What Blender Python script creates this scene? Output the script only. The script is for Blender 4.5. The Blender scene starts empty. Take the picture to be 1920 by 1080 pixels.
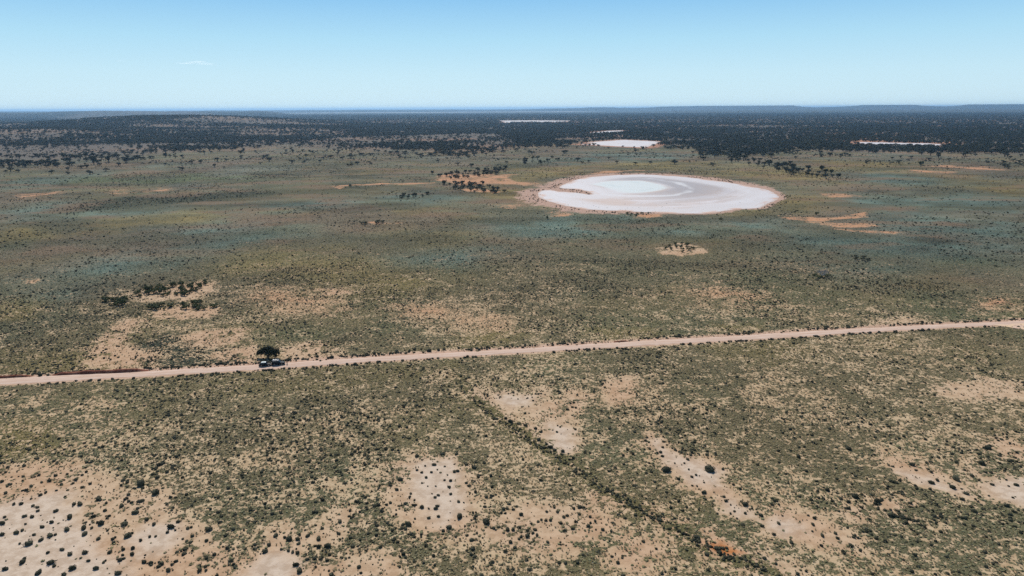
import bpy, math, random
import numpy as np
from mathutils import Vector, Matrix, Euler

SC = bpy.context.scene
COL = SC.collection
R = math.radians
rng = np.random.default_rng(7)
random.seed(7)

# ------------------------------------------------------------------ camera
CAM_H = 90.0
FPX = 1297.0                      # focal length in pixels of the 1920 px wide photograph
PITCH = R(14.56)
ROLL = R(0.258)
cam_d = bpy.data.cameras.new('camera')
cam_d.sensor_width = 36.0
cam_d.lens = 36.0 * FPX / 1920.0
cam_d.clip_start = 1.0
cam_d.clip_end = 200000.0
cam = bpy.data.objects.new('camera', cam_d)
COL.objects.link(cam)
M_CAM = Matrix.Rotation(math.pi / 2 - PITCH, 4, 'X') @ Matrix.Rotation(ROLL * -1, 4, 'Z')
cam.matrix_world = Matrix.Translation((0, 0, CAM_H)) @ M_CAM
SC.camera = cam

# ------------------------------------------------------------------ sky and sun
SUN_EL, SUN_AZ = R(47.0), R(-16.0)      # azimuth measured from +Y towards +X
world = bpy.data.worlds.new('World')
SC.world = world
world.use_nodes = True
wn = world.node_tree
bg = wn.nodes['Background']
sky = wn.nodes.new('ShaderNodeTexSky')
sky.sky_type = 'NISHITA'
sky.sun_disc = False
sky.sun_elevation = SUN_EL
sky.sun_rotation = SUN_AZ
sky.altitude = 350.0
sky.air_density = 1.0
sky.dust_density = 0.25
sky.ozone_density = 3.0
hs = wn.nodes.new('ShaderNodeHueSaturation')
hs.inputs['Saturation'].default_value = 1.1
hs.inputs['Value'].default_value = 1.0
wn.links.new(sky.outputs[0], hs.inputs['Color'])
tcw = wn.nodes.new('ShaderNodeTexCoord'); sxw = wn.nodes.new('ShaderNodeSeparateXYZ')
wn.links.new(tcw.outputs['Generated'], sxw.inputs[0])
mrw = wn.nodes.new('ShaderNodeMapRange'); mrw.interpolation_type = 'SMOOTHSTEP'
mrw.inputs[1].default_value = 0.15; mrw.inputs[2].default_value = 0.65
mrw.inputs[3].default_value = 0.93; mrw.inputs[4].default_value = 0.0
wn.links.new(sxw.outputs[2], mrw.inputs[0])
ramp = wn.nodes.new('ShaderNodeValToRGB')                      # paler air towards the horizon
els = ramp.color_ramp.elements
els[0].position = 0.0; els[0].color = (.66, .865, .955, 1)
els[1].position = 0.65; els[1].color = (.10, .27, .62, 1)
for p_, c_ in ((.045, (.58, .83, .955, 1)), (.09, (.44, .745, .935, 1)), (.16, (.21, .52, .87, 1))):
    e_ = els.new(p_); e_.color = c_
wn.links.new(sxw.outputs[2], ramp.inputs[0])
sca = wn.nodes.new('ShaderNodeVectorMath'); sca.operation = 'SCALE'; sca.inputs['Scale'].default_value = 1.0 / 0.085
wn.links.new(ramp.outputs[0], sca.inputs[0])
cr = wn.nodes.new('ShaderNodeMix'); cr.data_type = 'RGBA'
wn.links.new(sca.outputs[0], cr.inputs[7])
wn.links.new(mrw.outputs[0], cr.inputs[0]); wn.links.new(hs.outputs[0], cr.inputs[6])
wn.links.new(cr.outputs[2], bg.inputs['Color'])
bg.inputs['Strength'].default_value = 0.085

sun_d = bpy.data.lights.new('sun', 'SUN')
sun_d.energy = 4.8
sun_d.angle = R(0.53)
sun_d.color = (1.0, 0.94, 0.85)
sun = bpy.data.objects.new('sun', sun_d)
COL.objects.link(sun)
sdir = Vector((math.sin(SUN_AZ) * math.cos(SUN_EL), math.cos(SUN_AZ) * math.cos(SUN_EL), math.sin(SUN_EL)))
sun.rotation_euler = sdir.to_track_quat('Z', 'Y').to_euler()
sun.location = (0, 0, 300)

SC.view_settings.view_transform = 'Standard'
SC.view_settings.look = 'None'
SC.view_settings.exposure = 0.0
SC.view_settings.gamma = 1.0
SC.view_settings.use_curve_mapping = False
SC.render.engine = 'CYCLES'
SC.cycles.use_denoising = False
SC.cycles.max_bounces = 5
SC.cycles.volume_bounces = 0

# ------------------------------------------------------------------ helpers
def tag(o, label=None, cat=None, group=None, kind=None):
    if label: o['label'] = label
    if cat: o['category'] = cat
    if group: o['group'] = group
    if kind: o['kind'] = kind
    return o

def new_obj(name, me, parent=None, mats=()):
    o = bpy.data.objects.new(name, me)
    COL.objects.link(o)
    if parent is not None: o.parent = parent
    for m in mats: me.materials.append(m)
    return o

def mesh_from(name, V, F, smooth=False):
    me = bpy.data.meshes.new(name)
    me.from_pydata([tuple(v) for v in V], [], [tuple(f) for f in F])
    if smooth: me.shade_smooth()
    me.update()
    return me

def grid_mesh(name, X, Y, Z, closed=False):
    """regular grid (rows, cols) -> mesh, quickly"""
    nr, nc = X.shape
    co = np.empty((nr * nc, 3), np.float32)
    co[:, 0] = X.ravel(); co[:, 1] = Y.ravel(); co[:, 2] = Z.ravel()
    i = np.arange(nr - 1)[:, None] * nc
    j = np.arange(nc - 1)[None, :]
    a = (i + j).ravel()
    q = np.stack([a, a + nc, a + nc + 1, a + 1], 1)
    me = bpy.data.meshes.new(name)
    me.vertices.add(len(co)); me.vertices.foreach_set('co', co.ravel())
    me.loops.add(q.size); me.loops.foreach_set('vertex_index', q.ravel().astype(np.int32))
    me.polygons.add(len(q)); me.polygons.foreach_set('loop_start', np.arange(0, q.size, 4, dtype=np.int32))
    me.polygons.foreach_set('use_smooth', np.ones(len(q), bool))
    me.update(calc_edges=True)
    return me

def set_color(me, name, rgb):
    at = me.attributes.new(name, 'FLOAT_COLOR', 'POINT')
    a = np.ones((len(rgb), 4), np.float32); a[:, :3] = rgb
    at.data.foreach_set('color', a.ravel())

def set_float(me, name, v):
    at = me.attributes.new(name, 'FLOAT', 'POINT')
    at.data.foreach_set('value', np.asarray(v, np.float32).ravel())

# value noise
def _h(ix, iy, s):
    with np.errstate(over='ignore'):
        n = (ix.astype(np.int64) * 374761393 + iy.astype(np.int64) * 668265263 + s * 974634777) & 0xffffffff
        n = ((n ^ (n >> 13)) * 1274126177) & 0xffffffff
        n = (n ^ (n >> 16)) & 0xffff
    return n / 65535.0
def vn(x, y, s=0):
    ix = np.floor(x); iy = np.floor(y)
    fx = x - ix; fy = y - iy
    fx = fx * fx * (3 - 2 * fx); fy = fy * fy * (3 - 2 * fy)
    a = _h(ix, iy, s); b = _h(ix + 1, iy, s); c = _h(ix, iy + 1, s); d = _h(ix + 1, iy + 1, s)
    return (a * (1 - fx) + b * fx) * (1 - fy) + (c * (1 - fx) + d * fx) * fy
def fbm(x, y, sc, s=0, octv=4, gain=0.5):
    t = 0.0; a = 1.0; n = 0.0
    x = x / sc; y = y / sc
    for k in range(octv):
        t = t + a * vn(x, y, s + k * 17); n += a
        a *= gain; x = x * 2.03 + 11.3; y = y * 2.03 + 5.7
    return t / n
def sstep(a, b, x):
    t = np.clip((x - a) / (b - a), 0, 1)
    return t * t * (3 - 2 * t)

# a photo position -> the place on the ground it shows
R3 = np.array(M_CAM.to_3x3())
def G(u, v, z=0.0):
    d = R3 @ np.array([(u - 960.0) / FPX, (540.0 - v) / FPX, -1.0])
    t = (z - CAM_H) / d[2]
    return d[0] * t, d[1] * t
def pxm(x, y):                       # photo pixels per metre at a place
    return FPX / math.sqrt(x * x + y * y + CAM_H ** 2)
def azof(u, v=205):
    d = R3 @ np.array([(u - 960.0) / FPX, (540.0 - v) / FPX, -1.0])
    return math.atan2(d[0], d[1])

# ------------------------------------------------------------------ terrain shape
def elev(x, y):
    r = np.hypot(x, y); az = np.degrees(np.arctan2(x, y)); lr = np.log(np.maximum(r, 1.0))
    def bump(a0, sa, r0, sr): return np.exp(-((az - a0) / sa) ** 2) * np.exp(-((lr - math.log(r0)) / sr) ** 2)
    rough = 0.75 + 0.5 * fbm(x, y, 900, 31, 3)
    z = 58 * bump(-25, 9.5, 4700, .24) * rough + 26 * bump(-36, 8, 3000, .16) * rough
    z = z + 14 * bump(-17, 6, 3300, .12) * rough
    # blue hills of the left skyline
    n1 = fbm(az * 1.0 + 50, lr * 3, 5.0, 5, 3)
    z = z + (60 + 40 * (n1 - .3)) * np.exp(-((lr - math.log(13500)) / .16) ** 2) * sstep(-16.5, -19.5, az)
    # faint hills along the far skyline, higher to the right
    n2 = fbm(az + 90, lr * 0 + 3, 4.2, 9, 4, .5)
    amp = 34 + 95 * sstep(0, 8, az) * (0.55 + 2.6 * (n2 - .42)) + 50 * (n2 - .3)
    z = z + np.clip(amp, 20, 108) * sstep(math.log(19500), math.log(23000), lr)
    # the long dark rise of the woodland on the right
    z = z + 30 * sstep(8, 16, az) * sstep(math.log(11000), math.log(20000), lr)
    z = z + 3.0 * (fbm(x, y, 700, 3, 3) - .5) * sstep(900, 2500, r)
    return z

# ------------------------------------------------------------------ polar grid of the ground
daz = 0.135
az_f = np.arange(-46, 46.01, daz)
az_all = np.concatenate([np.arange(-180, -46, 6.0), az_f, np.arange(48, 180.1, 6.0)])
rr = [20.0, 40.0, 60.0, 75.0, 88.0]
r_ = 96.0
while r_ < 3200: rr.append(r_); r_ *= 1.0062
while r_ < 62000: rr.append(r_); r_ *= 1.016
RR = np.array(rr)
A, RG = np.meshgrid(np.radians(az_all), RR)
GX = RG * np.sin(A); GY = RG * np.cos(A)
NR, NC = GX.shape
GZ = elev(GX, GY)

# wandering edges: features are looked up at slightly shifted places
wamp = 0.016 * RG
WX = GX + wamp * 2 * (fbm(GX / (RG * .05 + 4), GY / (RG * .05 + 4), 1.0, 71, 3) - .5)
def warp(x, y, r):
    k = np.exp(np.round(np.log(r) * 2) / 2) * 0.035 + 1.0      # noise size grows with distance
    return k
n_a = fbm(GX, GY, 9, 101, 4, .6) - .5
n_b = fbm(GX, GY, 9, 151, 4, .6) - .5
n_c = fbm(GX, GY, 60, 201, 4, .6) - .5
n_d = fbm(GX, GY, 60, 251, 4, .6) - .5
far = sstep(350, 1100, RG)
WX = GX + 9 * n_a + far * 70 * n_c
WY = GY + 9 * n_b + far * 110 * n_d
n_e = fbm(GX, GY, 3.2, 115, 3, .65) - .5; n_f = fbm(GX, GY, 3.2, 165, 3, .65) - .5
WX2 = GX + 4 * n_a + 3.2 * n_e; WY2 = GY + 5 * n_b + 4.5 * n_f

def sdf(poly, x, y):
    """signed distance to a polygon (negative inside), only exact near it"""
    P = np.array(poly)
    d = np.full(x.shape, 1e18); ins = np.zeros(x.shape, bool)
    n = len(P)
    for i in range(n):
        ax, ay = P[i]; bx, by = P[(i + 1) % n]
        ex, ey = bx - ax, by - ay
        L = ex * ex + ey * ey + 1e-12
        t = np.clip(((x - ax) * ex + (y - ay) * ey) / L, 0, 1)
        d = np.minimum(d, (x - ax - t * ex) ** 2 + (y - ay - t * ey) ** 2)
        c = ((ay > y) != (by > y))
        with np.errstate(divide='ignore', invalid='ignore'):
            xx = (bx - ax) * (y - ay) / (by - ay if by != ay else 1e-12) + ax
        ins ^= c & (x < xx)
    d = np.sqrt(d)
    return np.where(ins, -d, d)
def sdl(line, x, y):
    P = np.array(line); d = np.full(x.shape, 1e18)
    for i in range(len(P) - 1):
        ax, ay = P[i]; ex, ey = P[i + 1] - P[i]
        t = np.clip(((x - ax) * ex + (y - ay) * ey) / (ex * ex + ey * ey), 0, 1)
        d = np.minimum(d, (x - ax - t * ex) ** 2 + (y - ay - t * ey) ** 2)
    return np.sqrt(d)

def area(px, soft, tight=False, line=False, width=0, grow=0.0):
    """0..1 mask over the ground grid of a patch whose outline the photo shows; soft in metres"""
    W = [G(u, v) for u, v in px]
    P = np.array(W); m = soft * 2 + width + (8 if tight else 110)
    X, Y = (WX2, WY2) if tight else (WX, WY)
    out = np.zeros(GX.shape, np.float32)
    sel = (GX > P[:, 0].min() - m) & (GX < P[:, 0].max() + m) & (GY > P[:, 1].min() - m) & (GY < P[:, 1].max() + m)
    if not sel.any(): return out
    x = X[sel]; y = Y[sel]
    d = (sdl(W, x, y) - width) if line else sdf(W, x, y) - grow
    out[sel] = sstep(soft, -soft, d)
    return out

Z0 = np.zeros(GX.shape, np.float32)
def mx(*a):
    o = Z0
    for k in a: o = np.maximum(o, k)
    return o

# bare sandy ground of the near plain
SAND = [
 [(-150,890),(60,876),(150,872),(195,905),(240,925),(300,918),(335,975),(400,1000),(430,1040),(480,1060),(500,1130),(-150,1130)],
 [(500,1010),(520,990),(600,1000),(640,955),(665,965),(640,1000),(615,1020),(580,1020),(560,1050),(520,1070),(500,1050)],
 [(742,872),(790,855),(845,858),(880,900),(890,955),(908,985),(860,1003),(800,990),(745,965),(722,905)],
 [(900,985),(1000,942),(1060,950),(1120,957),(1145,985),(1100,1012),(1030,1035),(960,1026),(900,1003)],
 [(882,732),(896,729),(913,742),(944,735),(986,742),(1023,729),(1021,744),(973,758),(957,782),(938,783),(919,763),(890,750)],
 [(1065,736),(1100,740),(1098,759),(1067,772),(1073,805),(1069,830),(1059,849),(1036,843),(1007,823),(982,806),(990,792),(1023,803),(1025,774),(1050,767),(1062,752)],
 [(1138,711),(1182,706),(1187,738),(1173,756),(1148,754),(1136,732)],
 [(1217,815),(1242,830),(1267,858),(1320,869),(1352,884),(1353,905),(1372,928),(1388,945),(1399,962),(1372,958),(1352,929),(1318,924),(1282,902),(1255,874),(1233,847),(1213,832)],
 [(1425,968),(1480,957),(1552,980),(1597,1010),(1580,1025),(1515,1018),(1477,1006),(1440,990)],
 [(1662,858),(1715,868),(1777,888),(1815,912),(1860,905),(1925,893),(1960,950),(1865,934),(1830,932),(1790,924),(1740,907),(1690,893)],
 [(1655,938),(1702,943),(1702,962),(1665,962)],
 [(1578,952),(1612,958),(1604,972),(1584,968)],
 [(1850,822),(1930,832),(1930,862),(1860,850)],
 [(1812,862),(1852,882),(1840,894),(1814,884)],
 [(1760,722),(1850,713),(1940,722),(1940,748),(1820,748),(1768,740)],
 [(1280,978),(1330,992),(1380,1020),(1450,1052),(1520,1085),(1540,1130),(1480,1120),(1440,1080),(1350,1035),(1300,1005)],
 [(1115,925),(1165,938),(1150,948),(1118,940)],
 [(530,655),(590,642),(625,655),(630,668),(570,684),(530,678)],
 [(1020,650),(1070,645),(1060,650),(1024,655)],
 [(1640,603),(1700,597),(1720,600),(1690,606),(1650,610)],
 [(410,660),(470,650),(485,672),(440,690),(400,688)],
 [(245,552),(290,543),(380,528),(398,545),(350,562),(270,564)],
 [(290,582),(350,573),(405,575),(405,592),(340,598),(292,592)],
 [(380,640),(400,632),(420,640),(400,650)],
 [(1235,466),(1275,455),(1310,462),(1325,472),(1280,479),(1242,476)],
 [(165,688),(280,686),(284,660),(224,650),(240,622),(270,600),(236,598),(190,632),(172,660)],
 [(350,632),(380,622),(455,618),(450,640),(370,648)],
 [(440,1085),(470,1040),(560,1060),(700,1045),(760,1090)],
 [(1180,1010),(1260,1040),(1200,1075),(1140,1045)],
 [(985,765),(1030,750),(1070,760),(1065,780),(1030,790),(1000,785)],
 [(1195,950),(1240,968),(1300,1000),(1290,1010),(1230,980)],
 [(600,543),(640,540),(660,548),(620,552)],
]
CLAY = [
 [(-150,965),(60,938),(125,926),(130,980),(170,1000),(160,1040),(220,1060),(240,1130),(-150,1130)],
 [(243,1015),(262,1000),(290,988),(322,992),(316,1020),(300,1032),(262,1036)],
 [(482,1060),(505,1046),(535,1043),(550,1060),(548,1130),(470,1130)],
 [(785,872),(838,868),(852,900),(863,950),(835,975),(800,950),(775,915)],
 [(945,740),(1000,745),(985,757),(950,757)],
 [(1035,800),(1068,806),(1062,842),(1040,838)],
 [(1225,825),(1265,862),(1330,880),(1350,892),(1350,910),(1300,905),(1262,875)],
 [(1372,937),(1400,962),(1372,957)],
 [(1430,974),(1480,980),(1500,992),(1470,1000),(1436,985)],
 [(1690,888),(1760,900),(1790,915),(1720,902)],
 [(1860,910),(1930,900),(1940,945),(1875,930)],
]
ORANGE = [   # ironstone-red sand out on the plain
 ([(1440,402),(1480,402),(1530,407),(1610,397),(1605,406),(1530,415),(1470,409)], 4),
 ([(1490,413),(1560,416),(1640,417),(1655,424),(1560,425)], 6),
 ([(1560,428),(1640,431),(1690,435),(1685,440),(1590,434)], 3),
 ([(1545,364),(1600,365),(1665,371),(1620,374),(1550,372)], 10),
 ([(1705,319),(1790,321),(1785,328),(1720,326)], 15),
 ([(1755,309),(1850,313),(1900,319),(1830,318),(1760,313)], 12),
 ([(812,332),(850,326),(960,327),(940,338),(1010,346),(1060,353),(1105,362),(1060,361),(1010,352),(940,348),(870,345),(825,340)], 8),
 ([(860,353),(950,358),(940,363),(900,362),(850,358)], 8),
 ([(625,350),(720,345),(815,340),(815,343),(720,349),(640,354)], 4),
 ([(910,385),(950,379),(980,387),(950,391)], 20),
 ([(1025,398),(1065,394),(1060,404),(1030,410)], 6),
 ([(1100,389),(1068,384),(1060,389),(1090,394)], 6),
 ([(1165,401),(1235,398),(1220,408),(1175,409)], 6),
 ([(1100,325),(1180,318),(1240,320),(1180,325),(1130,329)], 20),
 ([(1370,372),(1430,386),(1420,392),(1395,392)], 6),
 ([(1330,1010),(1350,1016),(1372,1026),(1395,1036),(1370,1040),(1352,1036)], 1.5),
 ([(670,418),(720,417),(750,420),(700,423)], 4),
 ([(0,372),(100,358),(140,356),(100,368),(20,378)], 32),
 ([(210,359),(340,350),(345,354),(230,363)], 26),
 ([(45,527),(58,523),(60,530),(48,531)], 4),
 ([(510,545),(600,565),(620,580),(540,578),(500,560)], 26),
 ([(740,572),(830,580),(840,596),(770,590)], 24),
 ([(840,592),(920,600),(940,612),(860,606)], 20),
 ([(1835,560),(1890,555),(1900,572),(1850,575)], 10),
 ([(1330,540),(1400,545),(1400,560),(1340,555)], 30),
 ([(1540,258),(1640,259),(1790,266),(1830,272),(1780,271),(1600,266),(1540,262)], 25),
]
ROADFAR = [(-260,727),(0,709.5),(120,703),(240,698),(360,691),(480,684),(600,676),(720,668),(840,661),(960,654.5),(1080,647),(1200,639.5),(1320,633),(1440,625.8),(1560,618.5),(1680,612),(1800,606.5),(1920,601.5),(2200,590)]
ROADNEAR = [(-260,739),(0,721),(120,714.5),(240,707.5),(360,700),(480,693),(600,684.5),(720,676.5),(840,669.5),(960,662.5),(1080,655),(1200,648),(1320,641.5),(1440,634.8),(1560,626.5),(1680,619.5),(1800,613),(1920,607.5),(2200,596)]
OLIVE = [    # yellow-olive herbs
 [(0,690),(20,655),(150,655),(250,600),(330,575),(345,600),(260,640),(300,650),(290,690),(120,705),(0,712)],
 [(340,622),(460,610),(465,640),(360,655)],
 [(150,405),(260,408),(330,398),(445,402),(430,418),(330,420),(180,425)],
 [(0,420),(120,425),(100,445),(0,450)],
 [(20,560),(100,565),(50,600),(-50,600)],
 [(450,392),(560,375),(570,400),(490,408),(430,415)],
 [(930,318),(1040,310),(1120,304),(1250,302),(1400,306),(1560,330),(1600,350),(1500,358),(1460,350),(1350,332),(1200,318),(1060,330),(1000,345),(930,345)],
 [(930,345),(1010,358),(1030,380),(1060,390),(1010,392),(960,375),(880,362)],
 [(1440,350),(1560,345),(1600,360),(1540,385),(1480,400),(1440,392),(1465,370)],
 [(1345,398),(1400,392),(1440,394),(1420,402),(1350,406)],
 [(1500,300),(1700,305),(1920,345),(1920,365),(1780,350),(1600,325),(1500,320)],
 [(700,320),(760,318),(720,326),(680,326)],
 [(740,395),(820,390),(850,400),(760,406)],
 [(500,490),(640,478),(900,480),(960,500),(900,530),(700,560),(560,540)],
 [(860,630),(930,615),(1010,625),(960,648),(860,652)],
 [(1110,620),(1220,617),(1240,628),(1150,632)],
 [(1350,610),(1420,608),(1430,620),(1360,622)],
 [(1330,648),(1500,640),(1560,665),(1450,690),(1350,670)],
 [(1600,640),(1700,630),(1720,655),(1630,660)],
 [(1900,560),(1960,550),(1960,600),(1880,590)],
 [(1820,335),(1930,335),(1930,360),(1850,355)],
 [(470,700),(760,680),(820,700),(600,740),(400,740)],
 [(930,770),(980,780),(1020,830),(990,820),(940,795)],
 [(0,800),(60,780),(120,840),(0,870)],
 [(190,990),(250,960),(280,985),(220,1010)],
 [(1240,462),(1320,462),(1300,478),(1245,474)],
 [(400,500),(480,480),(560,470),(560,500),(420,520)],
]
GREEN = [
 [(1060,488),(1160,486),(1260,508),(1200,520),(1090,525)],
 [(1040,540),(1110,542),(1090,555),(1040,550)],
 [(820,498),(862,500),(870,512),(830,512)],
 [(960,472),(1005,472),(1000,484),(965,486)],
 [(1700,545),(1800,550),(1940,575),(1940,598),(1780,600),(1700,575)],
 [(1760,480),(1900,480),(1920,495),(1780,495)],
 [(1610,480),(1650,478),(1660,495),(1600,492)],
 [(480,625),(560,610),(640,620),(600,640),(500,642)],
 [(700,600),(800,605),(790,625),(690,620)],
 [(100,392),(200,376),(350,366),(480,358),(522,364),(400,377),(250,390),(130,400)],
 [(0,335),(300,325),(560,330),(500,345),(200,345),(0,350)],
 [(1660,830),(1730,825),(1760,850),(1690,855)],
 [(1700,985),(1780,985),(1790,1020),(1720,1020)],
 [(570,840),(640,850),(650,875),(580,870)],
 [(1010,990),(1180,1005),(1160,1040),(1000,1045)],
 [(400,860),(430,855),(440,880),(410,885)],
 [(1260,700),(1360,700),(1360,760),(1260,760)],
 [(980,680),(1130,665),(1130,690),(990,705)],
]
TEAL = [
 [(300,502),(375,452),(450,415),(480,390),(560,379),(572,388),(500,402),(470,425),(400,460),(330,508)],
 [(300,502),(375,452),(450,415),(480,390),(560,379),(572,388),(500,402),(470,425),(400,460),(330,508)],
 [(290,440),(380,425),(440,400),(520,382),(620,372),(680,378),(560,392),(470,418),(400,440),(330,446)],
 [(100,520),(200,480),(260,470),(300,490),(200,530),(110,560)],
 [(300,470),(420,440),(560,420),(580,440),(450,460),(330,490)],
 [(900,420),(1060,395),(1300,405),(1420,405),(1500,440),(1200,440),(980,450)],
 [(1560,375),(1800,360),(1930,380),(1930,450),(1700,450),(1640,425),(1660,395)],
 [(1600,320),(1720,330),(1800,345),(1700,350),(1580,335)],
 [(0,400),(100,385),(300,385),(300,400),(100,415),(0,420)],
 [(0,340),(100,330),(200,320),(100,345),(0,360)],
 [(950,300),(1200,284),(1330,290),(1250,300),(1060,308)],
 [(780,360),(880,372),(800,385),(700,372)],
 [(740,480),(960,460),(1000,480),(900,500),(760,495)],
 [(1480,480),(1600,490),(1700,500),(1600,520),(1480,500)],
 [(1400,435),(1600,440),(1920,460),(1920,490),(1500,470)],
]
DARKCOV = [  # thickly shrubbed, dark
 [(240,655),(330,625),(420,650),(440,680),(330,690),(270,680)],
 [(100,392),(200,376),(350,366),(480,358),(522,364),(400,377),(250,390),(130,400)],
 [(485,325),(530,325),(560,330),(500,334)],
]
print('masks...')
sand = mx(*[area(p, 4.2 if max(v for u, v in p) > 690 else 4.5, tight=True, grow=1.6) for p in SAND])
clay = mx(*[area(p, 3.2, tight=True, grow=.8) for p in CLAY])
orange = mx(*[area(p, s) for p, s in ORANGE])
orange = orange * (.65 + .35 * sstep(.36, .6, fbm(GX * .45, GY, 9, 775, 4)))
olive = mx(*[area(p, 8 if max(v for u, v in p) > 560 else 26) for p in OLIVE])
green = mx(*[area(p, 8 if max(v for u, v in p) > 560 else 22) for p in GREEN])
teal = mx(*[area(p, 30) for p in TEAL])
darkc = mx(*[area(p, 6 if max(v for u, v in p) > 560 else 20) for p in DARKCOV])
roadpoly = ROADFAR + ROADNEAR[::-1]
verge = area(roadpoly, 1.4, tight=True, line=False)
RP = [G(u, v) for u, v in roadpoly]
roadd = np.full(GX.shape, 1e3)
sel = (GY > 150) & (GY < 420) & (np.abs(GX) < 420)
roadd[sel] = sdf(RP, GX[sel], GY[sel])
vn_ = fbm(GX, GY, 14, 401, 3)
# cleared strips beside the road; wider on its far side where the grader has worked
roadfar_d = np.full(GX.shape, 1e3)
roadfar_d[sel] = sdl([G(u, v) for u, v in ROADFAR], GX[sel], GY[sel])
verge = np.maximum(sstep(2.2, 0.4, roadd), sstep(3.2 + 3 * vn_, 1.0 + 1.5 * vn_, roadfar_d) * .9)
DRAIN = [(840,660),(850,690),(885,745),(930,785),(985,820),(1040,852),(1060,868),(1120,912),(1180,945),(1240,978),(1300,1012),(1350,1037),(1420,1060),(1470,1090),(1530,1130)]
drain_c = area(DRAIN, 2.0, tight=True, line=True, width=1.6)
drain_w = area(DRAIN, 4.5, tight=True, line=True, width=3.5)

LAKE = [(1009,362),(1015,357.5),(1032,356),(1050,359.5),(1080,361),(1105,365),(1112,364),(1100,358),(1076,354.5),(1050,353),(1048,350),(1062,344),(1080,337),(1100,332.5),(1150,328.5),(1200,327),(1240,328.5),(1275,331),(1312,335),(1350,340),(1380,344.5),(1412,350.5),(1434,355),(1450,360),(1459,366),(1462,371),(1452,377),(1437,383),(1425,390),(1400,391.5),(1385,392),(1362,395),(1340,399),(1320,400.5),(1285,400.5),(1250,399.5),(1210,398),(1175,396),(1137,395),(1100,392.5),(1062,386.5),(1045,382),(1030,377.5),(1012,370.5)]
lake_shore = area(LAKE, 9, tight=True)
lw = [G(u, v) for u, v in LAKE]
laked = np.full(GX.shape, 1e3)
sel2 = (GY > 550) & (GY < 1150) & (GX > -60) & (GX < 480)
laked[sel2] = sdf(lw, WX2[sel2], WY2[sel2])
PANS = [
 [(1088,270.5),(1115,268.3),(1100,267),(1115,266),(1150,263.5),(1168,262),(1212,264),(1247,266),(1232,270),(1222,273),(1210,277),(1194,276),(1150,274.2),(1115,272.2)],
 [(1106,248.5),(1141,245.3),(1162,244.6),(1180,246.2),(1150,249.3),(1125,249.6)],
 [(940,226),(991,225.6),(1030,226),(1079,226.3),(1044,229),(991,229.4),(947,230)],
 [(1598,266.2),(1640,266.6),(1677,267.6),(1740,268.6),(1779,271),(1771,273),(1720,273.9),(1687,273.7),(1629,271.3)],
]
PSOFT = [18, 35, 80, 30]
pan_shore = mx(*[area(p, s) for p, s in zip(PANS, PSOFT)])
pan_in = mx(*[area(p, 3, tight=True) for p in PANS])
pand = np.full(GX.shape, 1e4)
for p in PANS:
    W = [G(u, v) for u, v in p]; P = np.array(W)
    s_ = (GX > P[:, 0].min() - 300) & (GX < P[:, 0].max() + 300) & (GY > P[:, 1].min() - 700) & (GY < P[:, 1].max() + 900)
    pand[s_] = np.minimum(pand[s_], sdf(W, GX[s_], GY[s_]))
# flat, level ground under and around the pans
flat = sstep(260, 60, np.minimum(pand, laked))
GZ = GZ * (1 - flat)

# ------------------------------------------------------------------ where the woodland stands
TL = [(-600,330),(-200,325),(0,318),(60,317),(120,312),(180,307),(240,305),(300,299),(360,293),(400,288),(480,285),(540,283),(600,284),(680,288),(760,292),(860,295),(940,290),(960,282),(1020,276),(1100,272),(1160,276),(1220,279),(1290,283),(1330,292),(1400,297),(1450,292),(1500,287),(1560,290),(1620,293),(1700,291),(1780,294),(1840,298),(1920,302),(2300,306)]
TLw = [G(u, v) for u, v in TL]
tl_a = np.array([math.degrees(math.atan2(x, y)) for x, y in TLw])
tl_l = np.array([math.log(math.hypot(x, y)) for x, y in TLw])
AZD = np.degrees(A); LR = np.log(RG)
edge = LR - np.interp(AZD, tl_a, tl_l)
n_w = fbm(GX, GY, 190, 301, 4, .55)
n_w2 = fbm(AZD * 1.0, LR * 26, 2.2, 333, 4, .55)      # long bands across the view come from ground ridges
n_band = fbm(GX * .35, GY, 420, 345, 3, .55)
wood = sstep(-.06, .24, edge + (n_w - .5) * .42) * sstep(.34, .54, n_w + .06 + .25 * sstep(.1, .6, edge))
wood = wood * (1 - .5 * sstep(.50, .40, n_w2) * sstep(math.log(9000), math.log(4000), LR) * sstep(.12, .3, edge))
leftish = sstep(-8, -16, AZD)
# the hillsides on the left carry open country between strips of trees
strips = sstep(.44, .56, n_band + .10 * (n_w - .5) + .03)
wood = wood * (1 - leftish * .72 * (1 - strips) * sstep(math.log(9000), math.log(6500), LR))
openg = mx(area([(600,262),(700,256),(900,250),(960,256),(900,266),(700,268)], 60),
           area([(0,296),(250,285),(300,278),(200,272),(0,285)], 60),
           area([(1240,236),(1400,233),(1560,238),(1400,241)], 120),
           area([(840,270),(960,262),(960,280),(900,284)], 50),
           area([(90,222),(220,214),(400,217),(560,226),(480,232),(240,230)], 200),
           area([(1440,302),(1540,288),(1500,298),(1470,304)], 30),
           area([(1000,262),(1090,258),(1260,256),(1330,268),(1240,262),(1180,259),(1100,266)], 25) * .8)
wood = wood * (1 - .78 * openg)
wood = wood * sstep(-4, 22, pand) * (RG > 900)
redfl = sstep(.5, .62, fbm(GX, GY, 240, 377, 3))

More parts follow.
